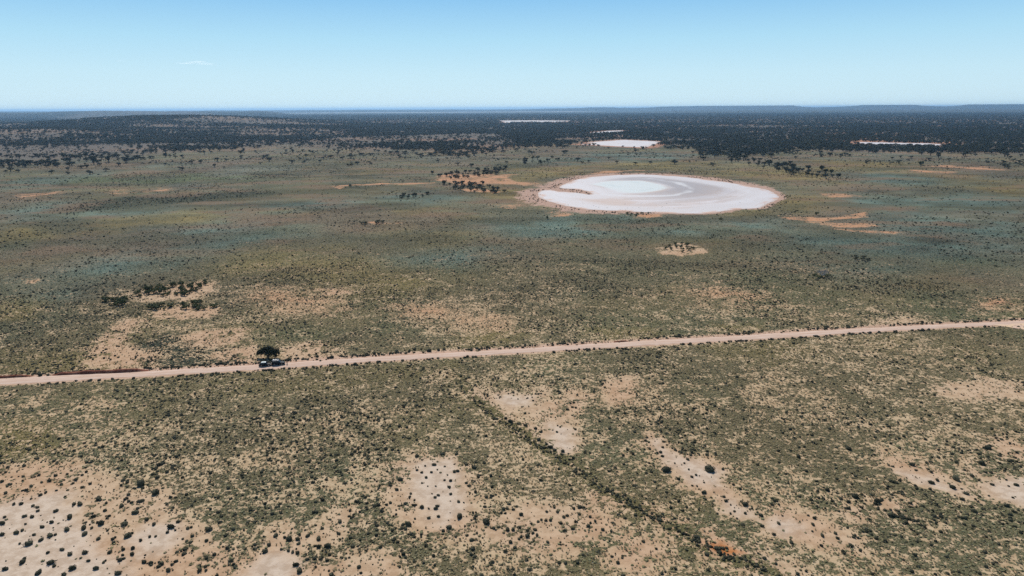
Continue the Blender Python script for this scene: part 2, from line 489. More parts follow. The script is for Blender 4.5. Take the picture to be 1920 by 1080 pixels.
# ------------------------------------------------------------------ ground colours (real-world base colours)
def C(r, g, b): return np.array([r, g, b], float)
def mixc(a, b, t): return a + (b - a) * t[..., None]
soil = np.broadcast_to(C(.49, .355, .235), GX.shape + (3,)).copy()
n_s = fbm(GX, GY, 30, 501, 4)
soil = mixc(soil, C(.47, .32, .205), sstep(.42, .62, n_s))
farc = sstep(280, 620, RG)
soil = mixc(soil, C(.46, .36, .22), (1 - sand) * (1 - farc) * .6)
soil = mixc(soil, C(.54, .44, .345), clay * .9)
soil = mixc(soil, C(.40, .23, .135), sstep(350, 900, RG) * .6)
soil = mixc(soil, C(.46, .255, .145), orange)
soil = mixc(soil, C(.50, .34, .25), verge)
back = sstep(-.1, .5, (GY - 760) / 200) 
shw = 10 + 26 * np.maximum(back, sstep(140, 60, GX)) 
soil = mixc(soil, C(.44, .30, .235), sstep(1.15, .5, laked / shw))
soil = mixc(soil, C(.38, .21, .14), sstep(90, 20, pand))
mud = area([(1346,1014),(1372,1024),(1396,1036),(1370,1039),(1352,1034)], 1.0, tight=True)
soil = mixc(soil, C(.40, .16, .055), mud)

cov = np.broadcast_to(C(.135, .118, .066), GX.shape + (3,)).copy()
n1 = fbm(GX, GY, 45, 601, 4); n2 = fbm(GX, GY, 70, 641, 4); n3 = fbm(GX, GY * .6, 130, 661, 4)
farc = sstep(280, 620, RG)
cov = mixc(cov, C(.112, .114, .076), farc * .85)
cov = mixc(cov, C(.15, .128, .065), sstep(.5, .66, n1) * .7)
cov = mixc(cov, C(.095, .105, .058), sstep(.52, .68, n2) * .5)
cov = mixc(cov, C(.122, .142, .120), sstep(.5, .64, n3) * farc * .45)
cov = mixc(cov, C(.150, .112, .078), sstep(.5, .66, fbm(GX, GY * .7, 80, 681, 4)) * .55 * farc)
cov = mixc(cov, C(.185, .150, .062), olive * .62 * (.55 + .9 * sstep(.38, .6, n2)))
cov = mixc(cov, C(.085, .108, .055), green * (.35 + .35 * farc) * (.4 + .9 * sstep(.4, .6, n1)))
cov = mixc(cov, C(.110, .158, .130), teal * .66 * (.5 + sstep(.38, .62, n1)))
cov = mixc(cov, C(.05, .06, .04), darkc * .85)
cov = mixc(cov, C(.13, .115, .05), drain_w * .6)
mot = fbm(GX * .6, GY, 16, 801, 4, .6); mot2 = fbm(GX * .5, GY, 48, 805, 4, .6); mot3 = fbm(GX * .5, GY, 30, 807, 4, .6)
cov = cov * (1 + (.9 * (mot - .5) + 1.1 * (mot2 - .5)) * (.35 + .65 * farc))[..., None]
cov = mixc(cov, C(.045, .055, .036), darkc * .75)
cov = mixc(cov, C(.20, .135, .088), sstep(.56, .70, mot3) * farc * .55)
cov = mixc(cov, C(.07, .08, .05), sstep(.44, .32, mot3) * farc * .5)
cov = mixc(cov, C(.13, .118, .105), sstep(0, .3, edge) * .8)          # woodland floor
cov = mixc(cov, C(.2, .12, .08), sstep(0, .3, edge) * redfl * .6 * (1 - .8 * leftish))

# how much of the ground the low plants cover
frac = .81 - .16 * sstep(.46, .62, fbm(GX, GY, 22, 701, 4)) * (1 - farc) + .20 * farc
frac = frac - .16 * sstep(.5, .62, fbm(GX, GY * .8, 38, 733, 4)) * farc
frac = frac - .14 * sstep(.5, .68, fbm(GX, GY, 5, 731, 3)) * (1 - farc)
frac = frac - .07 * sstep(260, 150, RG)
frac = frac * (1 - sand * .84 * (1 - .75 * sstep(.5, .62, fbm(GX, GY, 4, 741, 3)) * (1 - clay))) 
frac = frac * (1 - clay * .93)
frac = np.maximum(frac, drain_w * .8 * (1 - mud))
frac = frac * (1 - orange * (.5 + .4 * sstep(.36, .56, fbm(GX, GY * .8, 17, 761, 4)))) * (1 - verge * .86)
frac = np.minimum(frac, 1 - .82 * sstep(1.0, .35, laked / shw + .7 * (fbm(GX, GY, 7, 781, 3) - .5)))
frac = np.minimum(frac, 1 - .8 * sstep(50, 5, pand))
frac = frac * (1 - mud)
frac = np.where(edge > 0, frac * (1 - .25 * redfl), frac)
frac = np.clip(frac, 0, .97)

# far woodland too distant for single trees: its dark crowns tint the ground there
farwood = sstep(math.log(5200), math.log(9500), LR) * np.clip(.35 + wood * .8, 0, 1) * (.84 + .14 * sstep(.4, .6, fbm(AZD, LR * 60, 3.0, 399, 4)))
cov = mixc(cov, C(.040, .048, .036), farwood)
soil = mixc(soil, C(.07, .06, .045), farwood)
# the big pale lake near the skyline
azl = AZD
biglake = sstep(math.log(17000), math.log(17600), LR) * sstep(math.log(19800), math.log(19300), LR) * sstep(-19, -16, azl) * sstep(8.0, 4.0, azl)
soil = mixc(soil, C(.42, .43, .43), biglake); cov = mixc(cov, C(.42, .43, .43), biglake)

GRIDS = dict(frac=frac, sand=sand, clay=clay, orange=orange, olive=olive, wood=wood, dark=darkc, green=green, drain=drain_c, roadd=roadd, laked=laked, pand=pand, verge=verge, edge=edge, z=GZ)
def look(name, x, y):
    r = np.hypot(x, y); a = np.degrees(np.arctan2(x, y))
    i = np.clip(np.searchsorted(RR, r), 0, NR - 1); j = np.clip(np.searchsorted(az_all, a), 0, NC - 1)
    return (GRIDS[name] if isinstance(name, str) else name)[i, j]

# ------------------------------------------------------------------ materials
def mat(name, rgb=(.5, .5, .5), rough=.9, metal=0.0, spec=.2):
    m = bpy.data.materials.new(name); m.use_nodes = True
    b = m.node_tree.nodes['Principled BSDF']
    b.inputs['Base Color'].default_value = (*rgb, 1)
    b.inputs['Roughness'].default_value = rough
    b.inputs['Metallic'].default_value = metal
    b.inputs['Specular IOR Level'].default_value = spec
    return m
def N(m, t, **k):
    n = m.node_tree.nodes.new(t)
    for a, b in k.items(): setattr(n, a, b)
    return n
def noise(m, scale, detail=3, rough=.55, vec=None):
    n = N(m, 'ShaderNodeTexNoise'); n.inputs['Scale'].default_value = scale
    n.inputs['Detail'].default_value = detail; n.inputs['Roughness'].default_value = rough
    if vec is not None: m.node_tree.links.new(vec, n.inputs['Vector'])
    return n.outputs['Fac']
def math_(m, op, a, b=None, clamp=False):
    n = N(m, 'ShaderNodeMath', operation=op, use_clamp=clamp)
    for i, v in enumerate((a, b)):
        if v is None: continue
        if hasattr(v, 'links'): m.node_tree.links.new(v, n.inputs[i])
        else: n.inputs[i].default_value = v
    return n.outputs[0]
def mrange(m, v, a, b, c=0.0, d=1.0, smooth=True):
    n = N(m, 'ShaderNodeMapRange'); n.clamp = True
    if smooth: n.interpolation_type = 'SMOOTHSTEP'
    m.node_tree.links.new(v, n.inputs[0])
    for i, q in enumerate((a, b, c, d)):
        if hasattr(q, 'links'): m.node_tree.links.new(q, n.inputs[i + 1])
        else: n.inputs[i + 1].default_value = q
    return n.outputs[0]
def mixn(m, a, b, f, blend='MIX'):
    n = N(m, 'ShaderNodeMix', data_type='RGBA', blend_type=blend)
    L = m.node_tree.links
    for sock, v in ((n.inputs[6], a), (n.inputs[7], b)):
        if hasattr(v, 'links'): L.new(v, sock)
        else: sock.default_value = (*v, 1)
    if hasattr(f, 'links'): L.new(f, n.inputs[0])
    else: n.inputs[0].default_value = f
    return n.outputs[2]
def attr(m, name, kind='GEOMETRY'):
    n = N(m, 'ShaderNodeAttribute', attribute_name=name); n.attribute_type = kind
    return n
def base(m, col): m.node_tree.links.new(col, m.node_tree.nodes['Principled BSDF'].inputs['Base Color'])
def bump(m, h, strength, dist):
    n = N(m, 'ShaderNodeBump'); n.inputs['Strength'].default_value = strength; n.inputs['Distance'].default_value = dist
    m.node_tree.links.new(h, n.inputs['Height'])
    m.node_tree.links.new(n.outputs[0], m.node_tree.nodes['Principled BSDF'].inputs['Normal'])

# ground
gm = mat('ground_soil_and_herbs', rough=1.0, spec=.05)
pos = N(gm, 'ShaderNodeNewGeometry').outputs['Position']
fine = noise(gm, .75, 3, .62, pos)            # plants about a metre across
mid = noise(gm, .16, 3, .6, pos)
tiny = noise(gm, 2.6, 2, .6, pos)
mix_h = math_(gm, 'ADD', math_(gm, 'MULTIPLY', fine, .62), math_(gm, 'MULTIPLY', mid, .38))
fr = attr(gm, 'cover_share').outputs['Fac']
th = math_(gm, 'ADD', math_(gm, 'MULTIPLY', fr, -.36), .68)
cm = mrange(gm, mix_h, math_(gm, 'SUBTRACT', th, .03), math_(gm, 'ADD', th, .03))
ccol = attr(gm, 'cover_col').outputs['Color']; scol = attr(gm, 'soil_col').outputs['Color']
cvar = mixn(gm, ccol, mixn(gm, ccol, (.55, .5, .45), 1.0, 'MULTIPLY'), mrange(gm, tiny, .48, .62))
cvar = mixn(gm, cvar, mixn(gm, scol, ccol, .45), mrange(gm, noise(gm, 1.5, 2, .6, pos), .56, .68, 0, .75))
svar = mixn(gm, scol, mixn(gm, scol, (.80, .76, .72), 1.0, 'MULTIPLY'), mrange(gm, noise(gm, .35, 4, .65, pos), .4, .62))
base(gm, mixn(gm, svar, cvar, cm))
bump(gm, math_(gm, 'ADD', math_(gm, 'MULTIPLY', cm, .6), tiny), .45, .16)

ground_me = grid_mesh('ground', GX, GY, GZ)
set_color(ground_me, 'soil_col', soil.reshape(-1, 3))
set_color(ground_me, 'cover_col', cov.reshape(-1, 3))
set_float(ground_me, 'cover_share', (frac * (.84 + .16 * sstep(260, 560, RG))).ravel())
ground = new_obj('ground', ground_me, mats=[gm]); tag(ground, kind='structure')

# ------------------------------------------------------------------ road
def resample(line, step):
    P = np.array(line); d = np.r_[0, np.cumsum(np.hypot(*np.diff(P, axis=0).T))]
    s = np.arange(0, d[-1], step)
    return np.stack([np.interp(s, d, P[:, 0]), np.interp(s, d, P[:, 1])], 1), s
farE, sF = resample([G(u, v) for u, v in ROADFAR], 1.0)
NA = len(farE)
nearP = np.array([G(u, v) for u, v in ROADNEAR])
dN = np.r_[0, np.cumsum(np.hypot(*np.diff(nearP, axis=0).T))]
sN = np.linspace(0, dN[-1], NA)
# match the two edges by their x position
nearE = np.stack([farE[:, 0], np.interp(farE[:, 0], nearP[:, 0], nearP[:, 1])], 1)
jit = (fbm(sF, sF * 0, 7, 811, 3) - .5) * .9; jit2 = (fbm(sF, sF * 0 + 9, 5, 821, 3) - .5) * 1.0
farE[:, 1] += jit; nearE[:, 1] += jit2
NB = 14
T = np.linspace(0, 1, NB)[None, :]
RX = farE[:, None, 0] * (1 - T) + nearE[:, None, 0] * T
RY = farE[:, None, 1] * (1 - T) + nearE[:, None, 1] * T
crown = 0.045 + 0.10 * (1 - (2 * T - 1) ** 2) + 0 * RX
crown[:, 0] = crown[:, -1] = -0.03
rm = mat('graded_dirt_road', rough=.95, spec=.1)
ra = attr(rm, 'across').outputs['Fac']; rl = attr(rm, 'along').outputs['Fac']
cmb = N(rm, 'ShaderNodeCombineXYZ')
rm.node_tree.links.new(math_(rm, 'MULTIPLY', rl, .055), cmb.inputs[0]); rm.node_tree.links.new(math_(rm, 'MULTIPLY', ra, 7.0), cmb.inputs[1])
streak = noise(rm, 1.6, 4, .6, cmb.outputs[0])
rpos = N(rm, 'ShaderNodeNewGeometry').outputs['Position']
c = mixn(rm, (.49, .345, .26), (.59, .455, .37), mrange(rm, streak, .40, .60))
c = mixn(rm, c, (.78, .68, .62), mrange(rm, noise(rm, 2.3, 3, .6, cmb.outputs[0]), .64, .72, 0, .8))
c = mixn(rm, c, (.47, .29, .2), mrange(rm, noise(rm, .5, 4, .65, rpos), .55, .75, 0, .55))
for c0_ in (.36, .52, .66):
    rut = mrange(rm, math_(rm, 'ABSOLUTE', math_(rm, 'SUBTRACT', math_(rm, 'ADD', ra, math_(rm, 'MULTIPLY', math_(rm, 'SUBTRACT', noise(rm, .35, 2, .5, cmb.outputs[0]), .5), .12)), c0_)), .05, .015)
    c = mixn(rm, c, (.43, .29, .21), math_(rm, 'MULTIPLY', rut, .5))
c = mixn(rm, c, (.44, .26, .17), mrange(rm, ra, .14, .0, 0, .55))
base(rm, c); bump(rm, noise(rm, 3.0, 3, .6, rpos), .3, .05)
road_me = grid_mesh('road', RX, RY, crown)
set_float(road_me, 'across', (T + 0 * RX).ravel()); set_float(road_me, 'along', (sF[:, None] + 0 * RX).ravel())
road = new_obj('dirt_road', road_me, mats=[rm]); tag(road, kind='structure')

def sheet(name, px, z, m, step=1.5, amp=.5, kind='structure', inner=None):
    """an irregular level sheet from an outline, fan-filled by a grid clipped to the outline"""
    P, s = resample([G(u, v) for u, v in px] + [G(*px[0])], step)
    n = len(P)
    ctr = P.mean(0)
    nrm = P - ctr; nrm /= np.hypot(nrm[:, 0], nrm[:, 1])[:, None]
    w = (fbm(P[:, 0], P[:, 1], 6 * step, 911, 4, .6) - .5) * 2 * amp
    P = P + nrm * w[:, None]
    import bmesh
    bm = bmesh.new()
    vs = [bm.verts.new((x, y, z)) for x, y in P]
    es = [bm.edges.new((vs[i], vs[(i + 1) % n])) for i in range(n)]
    bmesh.ops.triangle_fill(bm, use_beauty=True, edges=es, use_dissolve=False)
    for f in bm.faces:
        if f.normal.z < 0: f.normal_flip()
    me = bpy.data.meshes.new(name); bm.to_mesh(me); bm.free()
    o = new_obj(name, me, mats=[m]); tag(o, kind=kind)
    return o
# side track that leaves the road at the right edge of the view
stm = mat('side_track_dirt', rough=.95, spec=.1)
sp = N(stm, 'ShaderNodeNewGeometry').outputs['Position']
base(stm, mixn(stm, (.56, .40, .31), (.62, .45, .29), mrange(stm, noise(stm, .3, 4, .6, sp), .4, .6)))
sheet('side_track', [(1845,607.5),(1880,604),(1990,600),(2100,610),(2130,640),(2040,655),(1960,628),(1922,618.5),(1903,615.5),(1880,612)], .10, stm, 1.0, .3)

# bank of red earth pushed up by the grader along the far edge
def bank(name, u0, u1, hgt, wid, label):
    P0 = [(u, np.interp(u, [p[0] for p in ROADFAR], [p[1] for p in ROADFAR]) - 1.2) for u in np.linspace(u0, u1, 30)]
    Pc, s = resample([G(*p) for p in P0], .7)
    prof = np.linspace(-1, 1, 7)
    L = s[-1]
    env = sstep(0, L * .12, s) * sstep(L, L * .8, s)
    hh = hgt * (.5 + fbm(s, s * 0, 4, 61, 3)) * env
    X = Pc[:, None, 0] + 0 * prof[None]; Y = Pc[:, None, 1] + prof[None] * wid * (.7 + .6 * fbm(s, s * 0 + 4, 6, 77, 2))[:, None]
    Zb = -.05 + (1 - prof[None] ** 2) ** .8 * hh[:, None] + .09 * (fbm(X, Y, .8, 5, 2) - .5)
    me = grid_mesh(name, X, Y, Zb)
    o = new_obj(name, me, mats=[bank_m]); tag(o, kind='structure'); o['label'] = label
    return o
bank_m = mat('turned_red_earth', rough=1, spec=.05)
bp = N(bank_m, 'ShaderNodeNewGeometry').outputs['Position']
base(bank_m, mixn(bank_m, (.16, .055, .035), (.27, .12, .075), mrange(bank_m, noise(bank_m, .8, 4, .6, bp), .4, .65)))
bank('earth_bank', 95, 285, 1.0, 1.1, 'dark red bank of graded earth along the far edge of the road')
bank('earth_bank', -120, 70, .7, .8, 'low red bank of graded earth along the far edge of the road')
bank('earth_bank', 1150, 1180, .5, .6, 'short dark ridge of pushed earth beside the road')

# ------------------------------------------------------------------ salt lake and pans
sm = mat('salt_crust', rough=.7, spec=.25)
spos = N(sm, 'ShaderNodeNewGeometry').outputs['Position']
pd = attr(sm, 'pool_dist').outputs['Fac']; sd = attr(sm, 'shore_dist').outputs['Fac']; rt = attr(sm, 'right_side').outputs['Fac']
mp = N(sm, 'ShaderNodeMapping'); sm.node_tree.links.new(spos, mp.inputs['Vector'])
mp.inputs['Rotation'].default_value = (0, 0, R(12)); mp.inputs['Scale'].default_value = (.011, .011, 1)
cv = N(sm, 'ShaderNodeCombineXYZ'); sm.node_tree.links.new(math_(sm, 'MULTIPLY', pd, .034), cv.inputs[0]); sm.node_tree.links.new(math_(sm, 'MULTIPLY', noise(sm, 1.0, 2, .5, mp.outputs[0]), 2.6), cv.inputs[1])
flow = noise(sm, 1.25, 4, .55, cv.outputs[0])
wob = math_(sm, 'MULTIPLY', math_(sm, 'SUBTRACT', noise(sm, .02, 4, .55, spos), .5), 46.0)
pdw = math_(sm, 'ADD', pd, wob)
white = (.565, .525, .525)
c = mixn(sm, white, (.47, .41, .385), mrange(sm, flow, .44, .56, 0, .95))
c = mixn(sm, c, (.48, .37, .31), mrange(sm, noise(sm, .9, 3, .55, mp.outputs[0]), .5, .62, 0, .7))
ring = math_(sm, 'MULTIPLY', math_(sm, 'MULTIPLY', mrange(sm, pdw, 105, 25), mrange(sm, pd, -3, 12)), rt)
c = mixn(sm, c, (.29, .275, .285), math_(sm, 'MULTIPLY', ring, .9))
arc = math_(sm, 'MULTIPLY', mrange(sm, pdw, 20, 28), mrange(sm, pdw, 36, 28))
c = mixn(sm, c, (.60, .60, .60), math_(sm, 'MULTIPLY', math_(sm, 'MULTIPLY', arc, mrange(sm, noise(sm, .012, 2, .5, spos), .42, .58)), .7))
c = mixn(sm, c, (.535, .575, .57), mrange(sm, pd, 4, -5))
c = mixn(sm, c, (.46, .52, .52), math_(sm, 'MULTIPLY', mrange(sm, noise(sm, .03, 3, .6, spos), .5, .65), mrange(sm, pd, -8, -16)))
c = mixn(sm, c, (.55, .53, .535), math_(sm, 'MULTIPLY', mrange(sm, sd, 46, 26), .75))
c = mixn(sm, c, (.50, .31, .22), math_(sm, 'MULTIPLY', mrange(sm, sd, 10, 2), mrange(sm, noise(sm, .045, 3, .6, spos), .46, .6)))
c = mixn(sm, c, (.44, .33, .27), math_(sm, 'MULTIPLY', mrange(sm, sd, 3.5, .5), .6))
c = mixn(sm, c, (.36, .35, .35), math_(sm, 'MULTIPLY', attr(sm, 'greying').outputs['Fac'], mrange(sm, noise(sm, .02, 3, .6, spos), .3, .55, .45, 1)))  # mixes grey into the crust, most on the farthest pans
base(sm, c)

POOL = [(1105,345.5),(1125,341),(1150,339),(1200,338.8),(1222,342),(1240,347),(1252,352),(1238,357),(1220,360),(1195,362),(1172,362),(1155,360),(1143,355),(1130,350)]
def lake(name, px, z, step, amp, label, greying=0.0):
    o = sheet(name, px, z, sm, step, amp)
    me = o.data
    import bmesh
    bm = bmesh.new(); bm.from_mesh(me)
    # cut into an even grid so distances can be stored on it
    xs = [v.co.x for v in bm.verts]; ys = [v.co.y for v in bm.verts]
    ns = 46 if name == 'salt_lake' else 14
    for k in range(1, ns):
        for ax, lo, hi in ((0, min(xs), max(xs)), (1, min(ys), max(ys))):
            co = [0, 0, 0]; no = [0, 0, 0]; co[ax] = lo + (hi - lo) * k / ns; no[ax] = 1
            bmesh.ops.bisect_plane(bm, geom=bm.verts[:] + bm.edges[:] + bm.faces[:], plane_co=co, plane_no=no)
    bm.to_mesh(me); bm.free()
    n = len(me.vertices); co = np.empty(n * 3, np.float32); me.vertices.foreach_get('co', co); co = co.reshape(-1, 3)
    x = co[:, 0].astype(float); y = co[:, 1].astype(float)
    shore = -sdf([G(u, v) for u, v in px], x, y)
    if name == 'salt_lake':
        pool = sdf([G(u, v) for u, v in POOL], x, y)
        c0 = np.array(G(1185, 350)); right = sstep(-60, 50, (x - c0[0]) + .25 * (y - c0[1]))
    else:
        pool = np.full(n, 90.0); right = np.zeros(n)
    set_float(me, 'pool_dist', pool); set_float(me, 'shore_dist', shore * (1 if name == 'salt_lake' else .4)); set_float(me, 'right_side', right)
    set_float(me, 'greying', np.full(n, greying))
    o['label'] = label
    return o
lake('salt_lake', LAKE, .05, 2.0, 2.0, 'large round white salt lake with swirled crust and pale pool')
lake('salt_pan', PANS[0], .06, 6.0, 7.0, 'pinkish white salt pan at the edge of the woodland', .15)
lake('salt_pan', PANS[1], .06, 12.0, 18.0, 'small pale salt pan deep in the woodland', .6)
lake('salt_pan', PANS[2], .07, 20.0, 60.0, 'long thin pale salt pan far in the woodland', .95)
lake('salt_pan', PANS[3], .06, 8.0, 7.0, 'narrow bright white salt pan in front of red sand')

# ------------------------------------------------------------------ foliage materials
def foliage(name, dark, light, inst=False, tintmix=0.0):
    m = mat(name, rough=.85, spec=.12)
    oi = N(m, 'ShaderNodeObjectInfo').outputs['Random']
    p = N(m, 'ShaderNodeTexCoord').outputs['Object']
    f = math_(m, 'ADD', math_(m, 'MULTIPLY', oi, .65), math_(m, 'MULTIPLY', noise(m, 2.2, 2, .5, p), .45), True)
    c = mixn(m, dark, light, f)
    if inst:
        t = attr(m, 'tint', 'INSTANCER').outputs['Color']
        c = mixn(m, c, mixn(m, t, mixn(m, t, (1.35, 1.3, 1.2), 1.0, 'MULTIPLY'), f), tintmix)
    base(m, c)
    return m
M_shrub = foliage('saltbush_leaves', (.018, .020, .012), (.075, .075, .048))
M_cover = foliage('low_herb_leaves', (.08, .08, .05), (.16, .15, .1), True, .9)
M_straw = foliage('dry_grass', (.36, .29, .165), (.62, .51, .33))
M_tree = foliage('mallee_leaves', (.026, .032, .018), (.062, .068, .040))
M_tree2 = foliage('wattle_leaves', (.045, .055, .020), (.095, .10, .04))
M_bark = mat('grey_brown_bark', (.14, .105, .08), .95)
M_dead = mat('bleached_dead_wood', (.36, .35, .34), .9)
M_deadleaf = foliage('grey_twigs', (.10, .105, .11), (.24, .24, .25))

# ------------------------------------------------------------------ plant meshes
import bmesh
def ico(sub, rad, seed, flat=.7, amp=.3, zc=.3):
    bm = bmesh.new(); bmesh.ops.create_icosphere(bm, subdivisions=sub, radius=1.0)
    rs = random.Random(seed); off = (rs.random() * 50, rs.random() * 50)
    V = np.array([v.co[:] for v in bm.verts]); F = [[v.index for v in f.verts] for f in bm.faces]; bm.free()
    n = fbm(V[:, 0] * 1.5 + off[0] + V[:, 2], V[:, 1] * 1.5 + off[1] - V[:, 2], 1.0, seed, 2)
    V = V * (1 - amp / 2 + amp * n)[:, None] * rad
    V[:, 2] = V[:, 2] * flat + zc * rad
    V[:, 2] = np.maximum(V[:, 2], -.03)
    return V.tolist(), F
def leaves(V, F, lobes, n, size, seed, shell=.55, flat_bias=0.0):
    rs = np.random.default_rng(seed)
    w = np.array([l[3] * l[4] * l[5] for l in lobes]) ** .67; w /= w.sum()
    for k in range(n):
        cx, cy, cz, rx, ry, rz = lobes[rs.choice(len(lobes), p=w)]
        d = rs.normal(size=3); d /= np.linalg.norm(d)
        q = (shell + (1 - shell) * rs.random()) * (0.9 + .25 * rs.random())
        p = np.array([cx + d[0] * rx * q, cy + d[1] * ry * q, max(cz + d[2] * rz * q, .02)])
        a = rs.normal(size=3); a[2] *= (1 - flat_bias); a /= np.linalg.norm(a)
        b = np.cross(a, rs.normal(size=3)); b /= np.linalg.norm(b)
        s = size * (.6 + .9 * rs.random())
        i = len(V)
        V += [(p + a * s).tolist(), (p + b * s * .6).tolist(), (p - a * s).tolist(), (p - b * s * .6).tolist()]
        F.append([i, i + 1, i + 2, i + 3])
def shrub_mesh(seed, lobn=3, n=110, size=.13, hgt=.62):
    """about 1 m across, base at z=0"""
    rs = random.Random(seed)
    V, F = ico(2, .40, seed, hgt * 1.15, .5, .42)
    lobes = [(0, 0, .24, .42, .42, .26)]
    for k in range(lobn):
        a = rs.random() * 6.28; d = .18 + .16 * rs.random(); r = .18 + .12 * rs.random()
        lobes.append((math.cos(a) * d, math.sin(a) * d, .2 + .16 * rs.random(), r, r, r * .8))
    leaves(V, F, lobes, n, size * .5, seed + 5)
    return mesh_from('saltbush', V, F)
def low_mesh(seed):
    V, F = ico(1, .36, seed, .5, .7, .25)
    rs = random.Random(seed)
    lobes = [(rs.uniform(-.2, .2), rs.uniform(-.2, .2), .12, .3, .3, .16) for k in range(3)]
    leaves(V, F, lobes, 26, .10, seed + 3, .4)
    return mesh_from('low_herb', V, F)
def tuft_mesh(seed):
    rs = random.Random(seed); V = []; F = []
    for k in range(18):
        a = rs.random() * 6.28; t = rs.uniform(.1, .8); h = rs.uniform(.35, .7); w = .05
        bx, by = rs.uniform(-.12, .12), rs.uniform(-.12, .12)
        ex, ey = bx + math.cos(a) * t * .45, by + math.sin(a) * t * .45
        i = len(V)
        V += [(bx - math.sin(a) * w, by + math.cos(a) * w, 0), (bx + math.sin(a) * w, by - math.cos(a) * w, 0), (ex, ey, h * .7)]
        F.append([i, i + 1, i + 2])
    return mesh_from('grass_tuft', V, F)
def tube(V, F, pts, radii, seg=5):
    ring0 = None
    for k, (p, r) in enumerate(zip(pts, radii)):
        p = Vector(p)
        d = (Vector(pts[min(k + 1, len(pts) - 1)]) - Vector(pts[max(k - 1, 0)])).normalized()
        u = d.orthogonal().normalized(); v = d.cross(u)
        i = len(V)
        for s in range(seg):
            a = 2 * math.pi * s / seg
            V.append(tuple(p + u * math.cos(a) * r + v * math.sin(a) * r))
        if ring0 is not None:
            for s in range(seg): F.append([ring0 + s, ring0 + (s + 1) % seg, i + (s + 1) % seg, i + s])
        ring0 = i
def tree_parts(seed, h=1.0, spread=.62, n=150, size=.075, flat=.5, lobn=6):
    """unit tree about 1 m tall: (trunk V,F), (crown V,F)"""
    rs = random.Random(seed)
    TV, TF, CV, CF = [], [], [], []
    lobes = []
    for k in range(lobn):
        a = 6.28 * (k + rs.random() * .7) / lobn; d = spread * (.3 + .5 * rs.random()) * (0 if k == 0 else 1)
        r = spread * (.42 + .25 * rs.random())
        lobes.append((math.cos(a) * d, math.sin(a) * d, .52 + .22 * rs.random() - .1 * d, r, r, r * flat))
    for l in lobes[:5]:
        b = (rs.uniform(-.03, .03), rs.uniform(-.03, .03), -.02)
        m1 = (l[0] * .35, l[1] * .35, .28)
        tube(TV, TF, [b, m1, (l[0] * .9, l[1] * .9, l[2])], [.035, .024, .008], 4)
    leaves(CV, CF, lobes, n, size, seed + 9, .35, .3)
    for l in lobes:
        v, f = ico(1, 1.0, seed + 3, 1, .5, 0)
        i = len(CV)
        for q in v: CV.append((l[0] + q[0] * l[3] * .62, l[1] + q[1] * l[4] * .62, l[2] + (q[2]) * l[5] * .6))
        CF += [[a + i for a in ff] for ff in f]
    return (TV, TF), (CV, CF)

shrub_meshes = [shrub_mesh(s, hgt=.5 + .06 * (s % 4)) for s in range(8)]
for m_ in shrub_meshes: m_.materials.append(M_shrub)

# ------------------------------------------------------------------ scatters (uncountable growth)
def proto_coll(name, meshes):
    c = bpy.data.collections.new(name)
    for i, me in enumerate(meshes):
        o = bpy.data.objects.new('%s_%02d' % (name, i), me); c.objects.link(o)
    return c
def scatter(name, x, y, z, scale, coll, nvar, tint=None, tilt=.12, squash=None):
    n = len(x)
    me = bpy.data.meshes.new(name)
    me.vertices.add(n)
    co = np.stack([x, y, z], 1).astype(np.float32); me.vertices.foreach_set('co', co.ravel())
    rot = np.stack([rng.normal(0, tilt, n), rng.normal(0, tilt, n), rng.uniform(0, 6.283, n)], 1).astype(np.float32)
    a = me.attributes.new('rot', 'FLOAT_VECTOR', 'POINT'); a.data.foreach_set('vector', rot.ravel())
    sq = squash if squash is not None else rng.uniform(.75, 1.15, n)
    sc = np.stack([scale * rng.uniform(.85, 1.25, n), scale, scale * sq], 1).astype(np.float32)
    a = me.attributes.new('siz', 'FLOAT_VECTOR', 'POINT'); a.data.foreach_set('vector', sc.ravel())
    a = me.attributes.new('pick', 'INT', 'POINT'); a.data.foreach_set('value', rng.integers(0, nvar, n).astype(np.int32))
    if tint is None: tint = np.full((n, 3), .1)
    set_color(me, 'tint', tint)
    o = new_obj(name, me)
    ng = bpy.data.node_groups.new(name, 'GeometryNodeTree')
    ng.interface.new_socket('Geometry', in_out='INPUT', socket_type='NodeSocketGeometry')
    ng.interface.new_socket('Geometry', in_out='OUTPUT', socket_type='NodeSocketGeometry')
    gi = ng.nodes.new('NodeGroupInput'); go = ng.nodes.new('NodeGroupOutput')
    ip = ng.nodes.new('GeometryNodeInstanceOnPoints'); ci = ng.nodes.new('GeometryNodeCollectionInfo')
    ci.inputs['Collection'].default_value = coll
    ci.inputs['Separate Children'].default_value = True; ci.inputs['Reset Children'].default_value = True
    mtp = ng.nodes.new('GeometryNodeMeshToPoints')
    def na(nm, t):
        q = ng.nodes.new('GeometryNodeInputNamedAttribute'); q.data_type = t; q.inputs['Name'].default_value = nm
        return next(s for s in q.outputs if s.enabled and s.name == 'Attribute')
    L = ng.links
    L.new(gi.outputs[0], mtp.inputs[0]); L.new(mtp.outputs[0], ip.inputs['Points'])
    L.new(ci.outputs[0], ip.inputs['Instance']); ip.inputs['Pick Instance'].default_value = True
    L.new(na('pick', 'INT'), ip.inputs['Instance Index'])
    e2r = ng.nodes.new('FunctionNodeEulerToRotation'); L.new(na('rot', 'FLOAT_VECTOR'), e2r.inputs[0])
    L.new(e2r.outputs[0], ip.inputs['Rotation']); L.new(na('siz', 'FLOAT_VECTOR'), ip.inputs['Scale'])
    L.new(ip.outputs[0], go.inputs[0])
    md = o.modifiers.new('growth', 'NODES'); md.node_group = ng
    tag(o, kind='stuff')
    print(name, n)
    return o
AZMAX = 41.5
